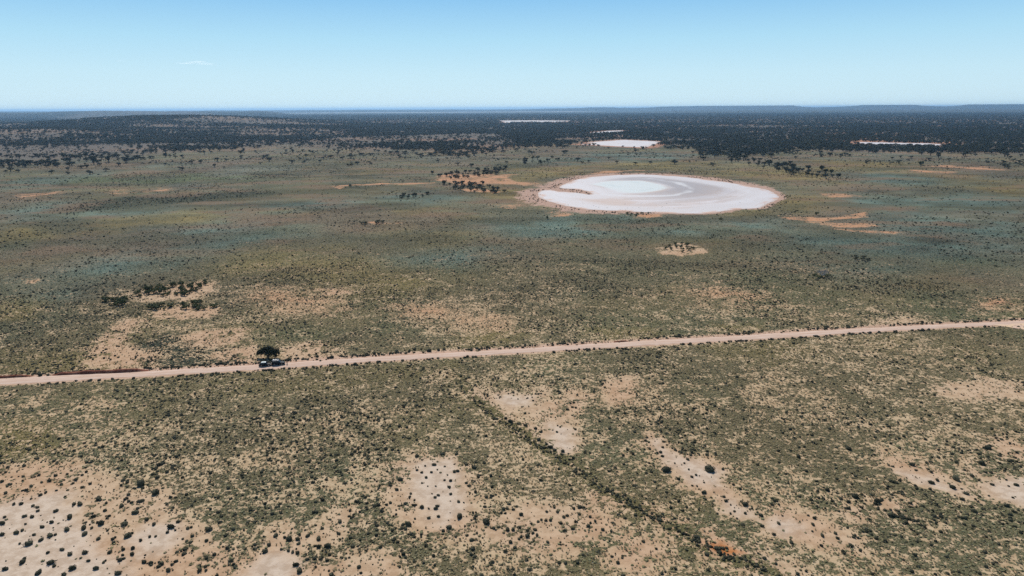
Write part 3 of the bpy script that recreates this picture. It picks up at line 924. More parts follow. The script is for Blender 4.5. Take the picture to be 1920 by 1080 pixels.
def candidates(n, r0, r1, power=1.0):
    """n random places, density ~ r**(power-1) relative to uniform"""
    u = rng.random(n)
    k = power + 1.0
    if abs(k) < 1e-6: r = r0 * (r1 / r0) ** u
    else: r = (r0 ** k + u * (r1 ** k - r0 ** k)) ** (1 / k)
    a = np.radians(rng.uniform(-AZMAX, AZMAX, n))
    return r * np.sin(a), r * np.cos(a), r
def keep(x, y, p):
    k = rng.random(len(x)) < p
    return k
def offroad(x, y, m=.3): return (look('roadd', x, y) > m)

# low herbs
x, y, r = candidates(420000, 95, 760, 0.30)
f = look('frac', x, y)
k = keep(x, y, np.clip(f * 1.0 - .12, .01, 1) * sstep(760, 330, r)) & offroad(x, y, .5)
x, y, r = x[k], y[k], r[k]
t = look(cov, x, y)
t = t * rng.uniform(.85, 1.9, (len(x), 1))
s = (.28 + .62 * rng.random(len(x)) ** 1.8) * (1 + .0008 * r)
low_c = proto_coll('low_herb', [low_mesh(40 + i) for i in range(5)])
for o in low_c.objects: o.data.materials.append(M_cover)
sc1 = scatter('low_herb_cover', x, y, np.zeros(len(x)), s, low_c, 5, t)
sc1['label'] = 'grey-green and olive herbs covering the plain on both sides of the road'

# dry grass tufts
x, y, r = candidates(150000, 95, 620, 0.25)
f = look('frac', x, y); sd_ = look('sand', x, y); ol = look('olive', x, y); cl = look('clay', x, y)
k = keep(x, y, sstep(620, 300, r) * np.clip(.75 - .3 * np.abs(f - .5) + .2 * ol - .85 * cl - .45 * sd_, 0.01, 1)) & offroad(x, y, .6)
x, y = x[k], y[k]
tuft_c = proto_coll('grass_tuft', [tuft_mesh(70 + i) for i in range(4)])
for o in tuft_c.objects: o.data.materials.append(M_straw)
sc2 = scatter('dry_grass', x, y, np.zeros(len(x)), rng.uniform(.5, 1.1, len(x)), tuft_c, 4)
sc2['label'] = 'straw coloured dry grass tufts between the herbs'

# ------------------------------------------------------------------ shrubs: the 300 largest are things
GR = {}
HAND = {
 'LL': ("dark saltbush on pale clay at lower left", "saltbushes on the bare clay at lower left", [
  (19,909,8),(59,912,8),(43,920,7),(11,925,9),(26,929,6),(76,929,9),(86,924,6),(40,945,8),(26,946,7),(70,952,9),(62,949,7),(46,969,9),(150,946,11),(139,946,9),(31,1000,12),(42,995,9),(5,982,11),(4,1003,9),(94,1005,12),(104,1003,9),(79,989,9),(64,1003,8),(97,980,9),(131,971,12),(105,959,9),(77,1013,10),(54,1021,13),(37,1020,7),(117,1031,10),(131,1040,9),(90,1037,8),(159,1037,10),(42,1055,12),(96,1056,12),(72,1075,13),(136,1067,11),(166,1052,9),(120,1078,9),(10,1068,12),(126,994,11),(157,991,11),(159,1002,12),(17,908,6),(78,905,6),(106,920,6),(115,909,7),(93,902,8),(48,983,6),(60,970,8),(9,970,8),(102,1062,8)]),
 'LM': ("dark saltbush on pinkish sand beside lower-left clay", "saltbushes on pinkish sand at lower left", [
  (176,969,12),(185,936,12),(197,958,8),(234,984,12),(240,1006,12),(185,1011,12),(194,1055,9),(180,1067,9),(221,1076,14),(225,1051,14),(206,1036,10),(231,1031,11),(254,962,12),(275,975,12),(321,989,16),(292,926,14),(300,872,12),(295,896,12),(231,901,12),(265,909,22),(352,991,12),(392,994,12),(412,980,10),(374,1071,10),(344,1040,9),(190,983,13),(205,968,7),(216,1008,6),(264,1014,7),(281,1007,8),(292,1006,8),(266,940,13),(228,950,9),(238,935,8),(270,1055,12),(283,1057,8),(298,1063,12),(316,1070,10),(330,1053,9),(387,1046,8),(432,1053,9),(155,914,9),(143,900,8),(122,932,6),(248,1040,10)]),
 'CP': ("small saltbush on the scalded patch below centre", "saltbushes on the scalded patch below the centre", [
  (797,874,5),(814,872,9),(820,881,5),(834,875,5),(782,882,8),(852,885,10),(799,896,9),(791,906,5),(845,902,9),(817,912,6),(744,919,8),(750,900,11),(842,914,8),(822,929,9),(845,927,7),(761,945,13),(776,948,9),(791,952,10),(817,954,10),(777,938,8),(860,941,9),(862,970,14),(887,962,9),(822,969,8),(768,932,7),(810,926,5),(802,912,5),(839,891,6),(804,954,7),(730,905,7),(778,973,6),(804,972,8),(747,949,5),(770,926,6)]),
 'CB': ("dark saltbush among herbs around centre scald", "saltbushes among herbs below the centre", [
  (766,984,14),(842,991,12),(912,980,16),(952,994,12),(926,991,9),(894,1000,8),(790,1002,9),(775,1005,9),(635,1001,10),(597,1011,12),(517,1005,14),(542,1012,14),(577,1005,12),(615,1025,14),(611,1036,9),(591,1024,8),(555,1060,13),(562,1072,14),(549,1036,12),(497,1035,14),(631,864,10),(889,877,10),(659,900,9),(587,905,9),(585,886,8),(553,857,8),(520,935,9),(605,938,10),(688,944,8),(940,962,9),(856,852,10),(830,853,12),(782,856,10),(673,1064,11),(740,1010,9)]),
 'SA': ("saltbush on bare sand below the drainage line", "saltbushes on the bare sand left of the drainage line", [
  (989,995,10),(1003,994,9),(999,1000,8),(1007,1004,8),(989,1006,11),(977,1007,8),(1032,976,11),(1064,967,9),(1086,965,8),(1076,954,7),(1094,953,9),(1103,987,10),(1116,978,9),(1080,979,8),(1074,992,9),(1059,996,10),(1052,982,8),(1027,1017,11),(1039,949,9),(1025,960,8),(1150,982,11),(1146,996,9),(1130,994,8),(1172,972,7),(1107,981,7),(1015,975,9),(1057,970,8),(962,994,10)]),
 'DR': ("dark saltbush in the green drainage line", "saltbushes along the drainage line", [
  (1010,825,11),(1032,839,11),(1055,847,9),(1067,862,8),(1155,930,9),(1200,955,9),(1236,976,10),(1272,996,9),(1307,1009,13),(1157,885,7),(1014,901,9),(890,752,10),(930,786,10),(957,792,12),(972,795,12),(985,798,10),(1004,804,9),(1014,810,8),(1020,840,9),(1053,853,8),(975,806,10),(948,785,9),(1024,833,10),(1040,845,9),(1140,918,10),(1178,935,10),(1222,963,9),(1234,968,9),(1345,1030,12),(1350,1038,10)]),
 'ST': ("dark saltbush on the long pale clay strip", "saltbushes on the long pale clay strip", [
  (1232,850,8),(1297,895,7),(1320,905,6),(1272,899,9),(1320,925,10),(1397,947,12),(1357,932,8),(1429,987,8),(1218,842,8),(1210,827,9),(1242,856,7),(1289,862,7),(1283,869,6),(1305,891,7),(1265,869,5),(1307,912,7),(1298,911,6),(1361,940,7),(1370,947,6),(1377,959,6),(1410,954,7),(1355,880,7),(1244,880,11)]),
 'RS': ("dark saltbush on sandy ground at lower right", "saltbushes on sandy ground at lower right", [
  (1746,906,11),(1757,901,9),(1786,915,11),(1811,926,9),(1804,937,10),(1671,967,13),(1692,971,13),(1705,974,10),(1716,977,9),(1690,1007,8),(1566,1001,9),(1570,1010,9),(1595,1024,11),(1542,1005,9),(1540,1024,10),(1524,984,12),(1527,972,9),(1460,982,9),(1852,841,13),(1792,899,13),(1602,932,13),(1645,942,14),(1591,954,10),(1615,952,10),(1497,857,11),(1710,872,10),(1590,842,12),(1860,909,9),(1905,910,9),(1901,960,11),(1887,949,9),(1827,960,10),(1580,1035,10),(1660,1015,10),(1840,870,16),(1822,893,9),(1551,920,10)]),
}
shrub_count = 0
def place_shrub(u, v, w, label, group, hscale=1.0):
    global shrub_count
    gx, gy = G(u, v)
    s = w / pxm(gx, gy) * random.uniform(.72, 1.12)
    o = bpy.data.objects.new('saltbush', random.choice(shrub_meshes))
    COL.objects.link(o)
    o.location = (gx, gy, 0); o.rotation_euler = (0, 0, random.random() * 6.28)
    o.scale = (s * random.uniform(.95, 1.15), s * random.uniform(.7, .9), s * random.uniform(.75, 1.0) * hscale)
    tag(o, label, 'shrub', group)
    shrub_count += 1
    return o
place_shrub(1330, 882, 27, 'large black-looking oval shrub at the right edge of the long pale clay strip', 'saltbushes on the long pale clay strip')
place_shrub(1250, 883, 22, 'wide dark saltbush at the left edge of the long pale clay strip', 'saltbushes on the long pale clay strip')
for key, (lab, grp, pts) in HAND.items():
    for u, v, w in pts: place_shrub(u, v, w, lab, grp)
hand_left = 300 - shrub_count
print('hand shrubs', shrub_count)
# roadside bushes, the largest ones along both edges
RF = lambda u: float(np.interp(u, [p[0] for p in ROADFAR], [p[1] for p in ROADFAR]))
RN = lambda u: float(np.interp(u, [p[0] for p in ROADNEAR], [p[1] for p in ROADNEAR]))
roadside = [(76,705,10),(90,704,8),(595,669,8),(615,672,10),(622,671,9),(641,669,6),(688,665,12),(710,664,7),(777,656,10),(790,655,8),(805,659,10),(822,657,8),(833,656,8),(860,653,9),(883,656,8),(938,650,8),(955,649,10),
  (975,649,8),(1018,647,10),(1035,644,8),(1090,643,9),(1100,642,8),(1112,641,9),(1195,632,12),(1213,634,10),(1236,632,8),(1268,632,14),(1295,628,9),(1345,624,12),(1385,622,12),(1396,621,8),(1418,625,10),(1735,601,12),(1748,600,14),(1780,597,10)]
roadnear = [(518,693,9),(146,716,9),(258,713,7),(715,681,10),(750,679,9),(786,676,8),(840,672,10),(850,672,8),(882,670,8),(924,668,8),(975,665,12),(1050,658,12),(1185,650,10),(1375,643,11),(1812,611,10)]
for i, (u, v, w) in enumerate(roadside):
    if shrub_count < 300: place_shrub(u, v, w, 'dark bush along far edge of the dirt road', 'bushes along the far edge of the road', 1.1)
for i, (u, v, w) in enumerate(roadnear):
    if shrub_count < 300: place_shrub(u, v, w, 'dark bush along near edge of the dirt road', 'bushes along the near edge of the road', 1.1)

# the remaining, smaller shrubs are one mass
xs, ys, ss = [], [], []
x, y, r = candidates(90000, 95, 420, 0.45)
f = look('frac', x, y); sa = look('sand', x, y); cl = look('clay', x, y); dk = look('dark', x, y)
pn = fbm(x, y, 24, 951, 3)
pk = np.clip(.18 + .9 * sstep(.42, .62, pn) * f, 0, 1) * (1 - .72 * cl) * (1 - .35 * sa) + .5 * dk
k = keep(x, y, pk) & offroad(x, y, .5)
xs.append(x[k]); ys.append(y[k]); ss.append((.30 + .85 * rng.random(k.sum()) ** 3.2))
# small dark dots further out
x, y, r = candidates(75000, 380, 1500, 0.1)
f = look('frac', x, y); dk = look('dark', x, y); gr = look('green', x, y)
pn = fbm(x, y, 60, 961, 3); pn2 = fbm(x, y, 240, 965, 3)
pk = np.clip(.12 + .6 * sstep(.42, .62, pn) * sstep(.35, .6, pn2), 0, 1) * f + 1.0 * dk + .1 * gr
k = keep(x, y, pk) & (look('laked', x, y) > 8) & (look('edge', x, y) < .1)
xs.append(x[k]); ys.append(y[k]); ss.append((.5 + .9 * rng.random(k.sum()) ** 2.2) * (1 + .0004 * r[k]))
# drainage line and road edges are lined with them
for line, n_, w_ in ((DRAIN[2:], 330, .7), (DRAIN[7:], 70, 1.0)):
    P, s = resample([G(u, v) for u, v in line], .2)
    ii = rng.integers(0, len(P), n_)
    xs.append(P[ii, 0] + rng.normal(0, w_, n_)); ys.append(P[ii, 1] + rng.normal(0, w_, n_)); ss.append(rng.uniform(.35, .95, n_))
for E, sgn, n_ in ((farE, 1, 900), (nearE, -1, 800)):
    ii = rng.integers(0, len(E), n_)
    g_ = fbm(ii * 1.0, ii * 0.0, 9, 55 + sgn, 2)
    ok = rng.random(n_) < sstep(.35, .6, g_)
    ii = ii[ok]
    xs.append(E[ii, 0]); ys.append(E[ii, 1] + sgn * (.7 + np.abs(rng.normal(0, 1.1, len(ii))) + (1.8 * rng.random(len(ii)) if sgn > 0 else 0))); ss.append(rng.uniform(.5, 1.5, len(ii)))
# rim of bushes round the salt lake
P, s = resample(lw + [lw[0]], .5)
ii = rng.integers(0, len(P), 1000); g_ = fbm(ii * 1.0, ii * 0.0, 60, 58, 2)
ii = ii[rng.random(len(ii)) < sstep(.38, .62, g_)]
ctr = P.mean(0); dn = P[ii] - ctr; dn /= np.hypot(*dn.T)[:, None]
q = P[ii] + dn * (3 + np.abs(rng.normal(0, 9, len(ii))))[:, None]
ok = look('laked', q[:, 0], q[:, 1]) > 1.5
xs.append(q[ok, 0]); ys.append(q[ok, 1]); ss.append(rng.uniform(.6, 1.7, ok.sum()))
X_, Y_, S_ = np.concatenate(xs), np.concatenate(ys), np.concatenate(ss)
ok = offroad(X_, Y_, .2)
shr_c = proto_coll('saltbush_scrub', shrub_meshes)
sc3 = scatter('saltbush_scrub', X_[ok], Y_[ok], np.zeros(ok.sum()), S_[ok], shr_c, 8)
sc3['label'] = 'countless small dark saltbushes dotted over the plain'

# ------------------------------------------------------------------ trees
TREES = []
for i in range(7):
    (tv, tf), (cv, cf) = tree_parts(200 + i, spread=.44 + .05 * (i % 4), flat=.62 + .1 * (i % 3), n=190)
    TREES.append((mesh_from('trunk', tv, tf), mesh_from('crown', cv, cf)))
for t_, c_ in TREES:
    t_.materials.append(M_bark)
    c_.materials.append(M_tree)
TREES_G = []
for t_, c_ in TREES[:4]:
    c2 = c_.copy(); c2.materials.clear(); c2.materials.append(M_tree2); TREES_G.append((t_, c2))
BUSHT = []
for i in range(4):
    (tv, tf), (cv, cf) = tree_parts(260 + i, spread=.58, flat=.75, n=170, lobn=6)
    cv = [(a, b, max(c_ - .22, .0) * 1.2) for a, b, c_ in cv]; tv = [(a, b, c_ * .7) for a, b, c_ in tv]
    BUSHT.append((mesh_from('trunk', tv, tf), mesh_from('crown', cv, cf)))
for t_, c_ in BUSHT: t_.materials.append(M_bark); c_.materials.append(M_tree2)

SPUR = []
for t_, c_ in BUSHT:
    c2 = c_.copy(); c2.materials.clear(); c2.materials.append(M_tree); SPUR.append((t_, c2))
SPUR += TREES[:3]
tree_count = 0
tree_xy = []
def place_tree(gx, gy, h, w, label, group, name='mallee_tree', lib=None, cat='tree'):
    """h height and w crown width in metres"""
    global tree_count
    lib = lib or TREES
    t_, c_ = random.choice(lib)
    e = bpy.data.objects.new(name, None); COL.objects.link(e)
    z = float(look('z', np.array([gx]), np.array([gy]))[0])
    e.location = (gx, gy, z); e.rotation_euler = (0, 0, random.random() * 6.28)
    e.scale = (w * .78, w * .78, h)
    e.empty_display_size = .2
    tag(e, label, cat, group)
    for nm, me in (('trunk', t_), ('crown', c_)):
        o = bpy.data.objects.new(nm, me); COL.objects.link(o); o.parent = e
    tree_count += 1; tree_xy.append((gx, gy))
    return e
def inside(px, n, mind, seed, tries=6000):
    W = [G(u, v) for u, v in px]; P = np.array(W)
    rs = np.random.default_rng(seed); out = []
    for k in range(tries):
        p = rs.uniform(P.min(0), P.max(0))
        if sdf(W, p[:1], p[1:])[0] > 0: continue
        if all((p[0] - a) ** 2 + (p[1] - b) ** 2 > mind ** 2 for a, b in out): out.append((p[0], p[1]))
        if len(out) >= n: break
    return out
def cluster(px, n, wpx, ratio, label, group, lib, seed, mind, name='mallee_tree', cat='tree'):
    for gx, gy in inside(px, n, mind, seed):
        w = wpx * (1.12 if lib is BUSHT else 1.32) / pxm(gx, gy) * random.uniform(.65, 1.35)
        place_tree(gx, gy, w * ratio * random.uniform(.8, 1.2), w, label, group, name, lib, cat)
bush = 'green_bush'
cluster([(248,556),(262,546),(300,540),(340,536),(385,530),(392,540),(360,556),(300,557),(260,560)], 34, 10, .8, 'dense green bush on the upper bare sand strip', 'green bushes on the upper sand strip', BUSHT, 1, 2.2, bush, 'bush')
cluster([(188,562),(205,562),(235,560),(240,566),(222,574),(200,570)], 12, 10, .75, 'green bush at left tail of upper sand strip', 'green bushes on the upper sand strip', BUSHT, 2, 2.0, bush, 'bush')
cluster([(272,575),(300,572),(318,575),(330,578),(300,582),(285,580)], 7, 11, .7, 'green bush at left end of lower sand strip', 'green bushes on the lower sand strip', BUSHT, 3, 2.0, bush, 'bush')
cluster([(325,578),(350,572),(385,570),(405,575),(400,580),(350,583)], 9, 12, .7, 'green bush on right half of lower sand strip', 'green bushes on the lower sand strip', BUSHT, 4, 2.2, bush, 'bush')
cluster([(1245,464),(1280,456),(1305,462),(1302,469),(1275,474),(1250,472)], 15, 8, .7, 'yellow-green bush on the small mid-plain sand island', 'bushes on the small sand island', BUSHT, 5, 3.0, bush, 'bush')
cluster([(815,333),(850,326),(900,320),(950,317),(945,325),(900,331),(850,336)], 42, 7, .8, 'small tree on upper band of red spur', 'trees on the red spur left of the salt lake', SPUR, 6, 4.5)
cluster([(830,345),(880,344),(925,352),(950,360),(930,365),(880,360),(840,354)], 38, 8, .75, 'small tree on lower band of red spur', 'trees on the red spur left of the salt lake', SPUR, 7, 4.5)
cluster([(737,372),(760,366),(805,362),(800,368),(760,373)], 11, 7, .75, 'small tree in clump left of red spur', 'trees in the short row left of the red spur', SPUR, 8, 7)
cluster([(1350,290),(1400,298),(1440,306),(1450,318),(1420,316),(1370,304)], 14, 8, .7, 'dark tree in upper tongue behind salt lake', 'trees in the tongue beyond the salt lake', TREES, 9, 12)
cluster([(1440,308),(1480,308),(1520,318),(1560,326),(1580,334),(1560,337),(1510,332),(1460,326),(1430,318)], 42, 9, .8, 'dark tree in lower tongue behind salt lake', 'trees in the tongue beyond the salt lake', TREES, 10, 6)
cluster([(978,303),(1000,300),(1028,302),(1025,308),(990,312)], 7, 9, .7, 'grey-green tree in small grove behind salt lake', 'grove left above the salt lake', TREES, 11, 8)
cluster([(1168,402),(1190,401),(1225,399),(1215,404),(1180,406)], 9, 6, .6, 'low bush on red scar before salt lake', 'bushes at the front shore of the salt lake', BUSHT, 12, 4, bush, 'bush')
cluster([(1600,487),(1612,482),(1632,486),(1625,492),(1608,491)], 6, 8, .55, 'dark bush in small thicket at right', 'thicket on the right of the plain', TREES[:3], 13, 3, bush, 'bush')
cluster([(668,421),(672,419),(690,420),(685,423)], 3, 8, .5, 'bush at left end of short sandy streak', 'bushes on the short sandy streak', TREES[:3], 14, 3, bush, 'bush')
cluster([(698,420),(702,417),(718,416),(722,420)], 4, 8, .5, 'bush at right end of short sandy streak', 'bushes on the short sandy streak', TREES[:3], 15, 3, bush, 'bush')
def single(u, v, wpx, hpx, label, group=None, lib=None, name='mallee_tree', cat='tree'):
    gx, gy = G(u, v); p = pxm(gx, gy)
    return place_tree(gx, gy, hpx / p, wpx / p, label, group, name, lib, cat)
single(1531, 403, 9, 7, 'lone rounded dark bush standing on the orange sand right of the salt lake', lib=BUSHT, name=bush, cat='bush')
single(403, 314, 9, 8, 'lone small dark tree out on the grey plain at upper left')
single(408, 303, 14, 9, 'wide grey-green tree at the wood edge above the lone tree', lib=TREES)
single(810, 327, 12, 8, 'dark spreading tree at the left tip of the red spur')
single(884, 313, 13, 8, 'wide dark tree alone above the red spur')
single(658, 297, 17, 9, 'very wide dark tree standing before the wood edge left of centre')
single(1061, 287, 11, 7, 'rounded dark tree alone on the pale plain behind the salt lake')
single(1726, 310, 12, 9, 'solitary dark dense tree beside the reddish scald at right', lib=BUSHT)
single(656, 350, 7, 6, 'dark bush on the thin red streak left of the salt lake', lib=BUSHT, name=bush, cat='bush')
single(1492, 298, 9, 6, 'small grey tree alone on the grass before the right wood edge')
single(1588, 311, 4, 4, 'tiny dark tree on the yellow grass right of the tree tongue')
single(1247, 296, 5, 5, 'tiny dark tree alone behind the salt lake')
single(1796, 288, 12, 8, 'dark tree in front of the right wood edge')
single(1883, 315, 12, 8, 'grey tree at the far right of the plain')
single(505, 303, 15, 9, 'dark wide tree in the broken row before the wood at left', lib=TREES)
single(1026, 411, 5, 8, 'dark bush at the left front of the salt lake', lib=BUSHT, name=bush, cat='bush')
single(1352, 412, 9, 5, 'dark bush near the yellow patch in front of the salt lake', lib=BUSHT, name=bush, cat='bush')
# foremost trees of the wood, each one to be told apart by its stretch of the edge
def edge_trees(u0, u1, n, label, group, seed, dv=6, wp=9):
    rs = random.Random(seed)
    for k in range(n):
        u = rs.uniform(u0, u1); v = float(np.interp(u, [p[0] for p in TL], [p[1] for p in TL])) + rs.uniform(-dv, 2.5)
        gx, gy = G(u, v); p = pxm(gx, gy)
        w = wp / p * rs.uniform(.75, 1.3)
        place_tree(gx, gy, w * rs.uniform(.75, 1.0), w, label, group)
left_n = 300 - tree_count
print('trees so far', tree_count)
segs = [(0, 230, 'dark tree at wood edge, far left', 'front trees of the wood, far left', 1.3, 12),
        (230, 470, 'dark tree at wood edge, left of centre', 'front trees of the wood, left', 1.0, 10),
        (1340, 1620, 'dark tree at wood edge, right of centre', 'front trees of the wood, right', .6, 9),
        (1620, 1915, 'dark tree at wood edge, far right', 'front trees of the wood, far right', .8, 10)]
tot = sum(s_[4] for s_ in segs)
for i, (a, b, lab, grp, wgt, wp_) in enumerate(segs):
    edge_trees(a, b, int(left_n * wgt / tot), lab, grp, 500 + i, wp=wp_)
print('trees', tree_count)

# the rest of the woodland is one mass
def joined(ix, tm, cm):
    t_, c_ = ix
    V = [v.co[:] for v in t_.vertices]; F = [list(p.vertices) for p in t_.polygons]; nt = len(F)
    o = len(V); V += [v.co[:] for v in c_.vertices]; F += [[q + o for q in p.vertices] for p in c_.polygons]
    me = mesh_from('woodland_tree', V, F)
    me.materials.append(tm); me.materials.append(cm)
    idx = np.zeros(len(F), np.int32); idx[nt:] = 1
    me.polygons.foreach_set('material_index', idx)
    return me
wood_c = proto_coll('woodland_tree', [joined(t_, M_bark, M_tree) for t_ in TREES])
x, y, r = candidates(120000, 950, 4300, 0.45)
w = look('wood', x, y)
k = keep(x, y, np.clip(w, 0, 1) ** 1.3 * .92 + .012 * (r > 1150))
k &= (look('pand', x, y) > 4) & (look('laked', x, y) > 60)
x1, y1, r1 = x[k], y[k], r[k]
x, y, r = candidates(75000, 4000, 12000, 0.0)
w = look('wood', x, y); k = keep(x, y, np.clip(w, 0, 1) ** 1.2) & (look('pand', x, y) > 10)
x2, y2, r2 = x[k], y[k], r[k]
X_ = np.r_[x1, x2]; Y_ = np.r_[y1, y2]
S_ = np.r_[rng.uniform(4.2, 9.0, len(x1)), rng.uniform(6, 11, len(x2))]
sc4 = scatter('woodland', X_, Y_, look('z', X_, Y_), S_ * 1.25, wood_c, 7, squash=rng.uniform(.6, .85, len(X_)))
sc4['label'] = 'open dark mallee woodland stretching to the horizon'
# small bushes in front of and between the trees
x, y, r = candidates(26000, 900, 2600, 0.5)
e = look('edge', x, y)
pn = fbm(x, y, 90, 971, 3)
k = keep(x, y, sstep(-.28, -.02, e) * sstep(.46, .6, pn) * .8) & (look('laked', x, y) > 70) & (look('pand', x, y) > 3)
sc5 = scatter('woodland_undergrowth', x[k], y[k], look('z', x[k], y[k]), rng.uniform(1.6, 3.8, k.sum()), shr_c, 8)
sc5['label'] = 'low dark bushes thinning out in front of the woodland'

# ------------------------------------------------------------------ the tree beside the parked cars
bt_x, bt_y = G(503, 671)
bt = bpy.data.objects.new('roadside_tree', None); COL.objects.link(bt); bt.location = (bt_x, bt_y, 0)
tag(bt, 'spreading dark tree with open umbrella crown shading the verge behind the parked cars', 'tree')
V, F = [], []
limbs = [(-3.3, .3, 2.9), (-1.5, -1.0, 3.5), (.2, .9, 3.8), (1.9, -.6, 3.5), (3.4, .4, 3.0), (.6, -1.2, 2.7), (-2.6, 1.2, 2.6)]
for lx, ly, lz in limbs:
    tube(V, F, [(random.uniform(-.12, .12), random.uniform(-.12, .12), -.1), (lx * .14, ly * .14, 1.0), (lx * .5, ly * .5, lz * .6), (lx, ly, lz)], [.24, .17, .1, .03], 7)
    for q in (-1, 1):
        tube(V, F, [(lx * .5, ly * .5, lz * .6), (lx * .8 + q * .5, ly * .7 + q * .4, lz * .9)], [.07, .02], 5)
new_obj('trunk', mesh_from('trunk', V, F, True), bt, [M_bark])
V, F = [], []
lobes = [(-3.1, .2, 2.8, 1.3, 1.7, .9), (-3.7, 0, 1.9, .8, 1.1, .8), (-1.6, -.2, 3.5, 1.6, 2.0, .9), (.1, .5, 3.8, 1.7, 2.2, .9), (1.9, -.1, 3.5, 1.7, 2.1, 1.0), (3.3, .3, 2.9, 1.3, 1.7, 1.0),
         (.9, -.8, 2.8, 1.6, 1.6, .9), (2.5, -.6, 2.2, 1.4, 1.4, .8), (3.2, -.8, 1.5, .9, 1.0, .7), (-2.4, .2, 2.0, .9, 1.2, .6), (-.6, 1.2, 3.1, 1.5, 1.5, .8), (.3, .2, 4.3, 1.3, 1.4, .8), (-1.0, 0, 4.0, 1.1, 1.2, .7), (1.6, .1, 4.1, 1.1, 1.2, .7), (.2, 0, 2.3, .9, 1.0, .6)]
lobes = [(a * .95, b, c * .88 + random.uniform(-.25, .2), d * random.uniform(.75, 1.05), e * random.uniform(.8, 1.05), f * random.uniform(.7, 1.1)) for a, b, c, d, e, f in lobes]
for k in range(14):
    a = random.uniform(-4.0, 4.3); lobes.append((a, random.uniform(-1.6, 1.6), 3.5 - .075 * a * a + random.uniform(-.5, .5), random.uniform(.35, .75), random.uniform(.4, .8), random.uniform(.25, .5)))
leaves(V, F, lobes, 9500, .15, 91, .2, .25)
new_obj('crown', mesh_from('crown', V, F), bt, [M_tree])

# grey dead-looking tree on the right of the plain
dx, dy = G(1541, 519)
dt = bpy.data.objects.new('dead_tree', None); COL.objects.link(dt); dt.location = (dx, dy, 0)
tag(dt, 'grey leafless spreading tree with dark bushes at its foot, right of the plain', 'tree')
V, F = [], []
rs = random.Random(5)
for k in range(16):
    a = rs.random() * 6.28; d = rs.uniform(1.5, 3.8); hz = rs.uniform(2.2, 3.8)
    ex, ey = math.cos(a) * d, math.sin(a) * d
    tube(V, F, [(0, 0, -.1), (ex * .3, ey * .3, hz * .4), (ex * .7, ey * .7, hz * .8), (ex, ey, hz)], [.18, .13, .07, .02], 5)
new_obj('trunk', mesh_from('trunk', V, F, True), dt, [M_dead])
V, F = [], []
leaves(V, F, [(0, 0, 2.9, 3.6, 3.4, .9), (1.6, 0, 3.2, 1.8, 1.8, .7), (-1.7, .6, 2.8, 1.8, 1.8, .7)], 700, .13, 93, .3)
new_obj('twigs', mesh_from('twigs', V, F), dt, [M_deadleaf])
for i, (u, v, w_, h_) in enumerate([(1527, 517, 13, 5), (1536, 521, 16, 6), (1551, 518, 12, 5)]):
    single(u, v, w_, h_, ['dark low bush at the left foot of the grey dead tree', 'dark low bush right in front of the grey dead tree', 'dark low bush at the right foot of the grey dead tree'][i], 'bushes around the grey dead tree', BUSHT, bush, 'bush')

# ------------------------------------------------------------------ vehicles
M_glass = mat('tinted_car_glass', (.006, .008, .012), .15, 0, .25)
M_tyre = mat('tyre_rubber', (.02, .02, .02), .9)
M_rim = mat('wheel_rim_alloy', (.35, .35, .36), .35, .9)
M_plastic = mat('black_trim_plastic', (.018, .018, .02), .6)
M_lamp = mat('lamp_lens', (.75, .75, .72), .15, 0, .5)
M_tail = mat('red_lamp_lens', (.35, .01, .01), .2, 0, .5)
M_rack = mat('roof_rack_metal', (.55, .56, .58), .35, .6)
M_load = mat('white_roof_load', (.78, .78, .76), .6)
def paint(name, rgb):
    m = mat(name, rgb, .55, .0, .12)
    m.node_tree.nodes['Principled BSDF'].inputs['Coat Weight'].default_value = .06
    return m
def loft(name, secs, m, parent, smooth=True, bev=.04):
    """secs: list of (x, half-width, z0, z1); a closed shell of rounded boxes along x"""
    bm = bmesh.new(); prev = None
    for x_, w_, z0, z1 in secs:
        c_ = min(.09, (z1 - z0) * .3, w_ * .3)
        prof = [(-w_, z0 + c_), (-w_, z1 - c_), (-w_ + c_, z1), (w_ - c_, z1), (w_, z1 - c_), (w_, z0 + c_), (w_ - c_, z0), (-w_ + c_, z0)]
        ring = [bm.verts.new((x_, yy, zz)) for yy, zz in prof]
        if prev:
            for k in range(8): bm.faces.new((prev[k], prev[(k + 1) % 8], ring[(k + 1) % 8], ring[k]))
        else: bm.faces.new(ring)
        prev = ring
    bm.faces.new(prev[::-1])
    bmesh.ops.recalc_face_normals(bm, faces=bm.faces)
    me = bpy.data.meshes.new(name); bm.to_mesh(me); bm.free()
    return new_obj(name, me, parent, [m])
def box(name, c_, s_, m, parent, bev=.02, rot=None):
    bm = bmesh.new(); bmesh.ops.create_cube(bm, size=1)
    bmesh.ops.scale(bm, vec=s_, verts=bm.verts)
    if bev: bmesh.ops.bevel(bm, geom=bm.edges[:], offset=bev, segments=2, affect='EDGES')
    if rot: bmesh.ops.rotate(bm, cent=(0, 0, 0), matrix=Euler(rot).to_matrix(), verts=bm.verts)
    bmesh.ops.translate(bm, vec=c_, verts=bm.verts)
    me = bpy.data.meshes.new(name); bm.to_mesh(me); bm.free()
    return new_obj(name, me, parent, [m])
def quad_panel(name, pts, m, parent, th=.02):
    V = [Vector(p) for p in pts]; n = (V[1] - V[0]).cross(V[3] - V[0]).normalized() * th
    VV = V + [v + n for v in V]
    k = len(V)
    F = [list(range(k))[::-1], [i + k for i in range(k)]] + [[i, (i + 1) % k, (i + 1) % k + k, i + k] for i in range(k)]
    me = mesh_from(name, VV, F)
    return new_obj(name, me, parent, [m])
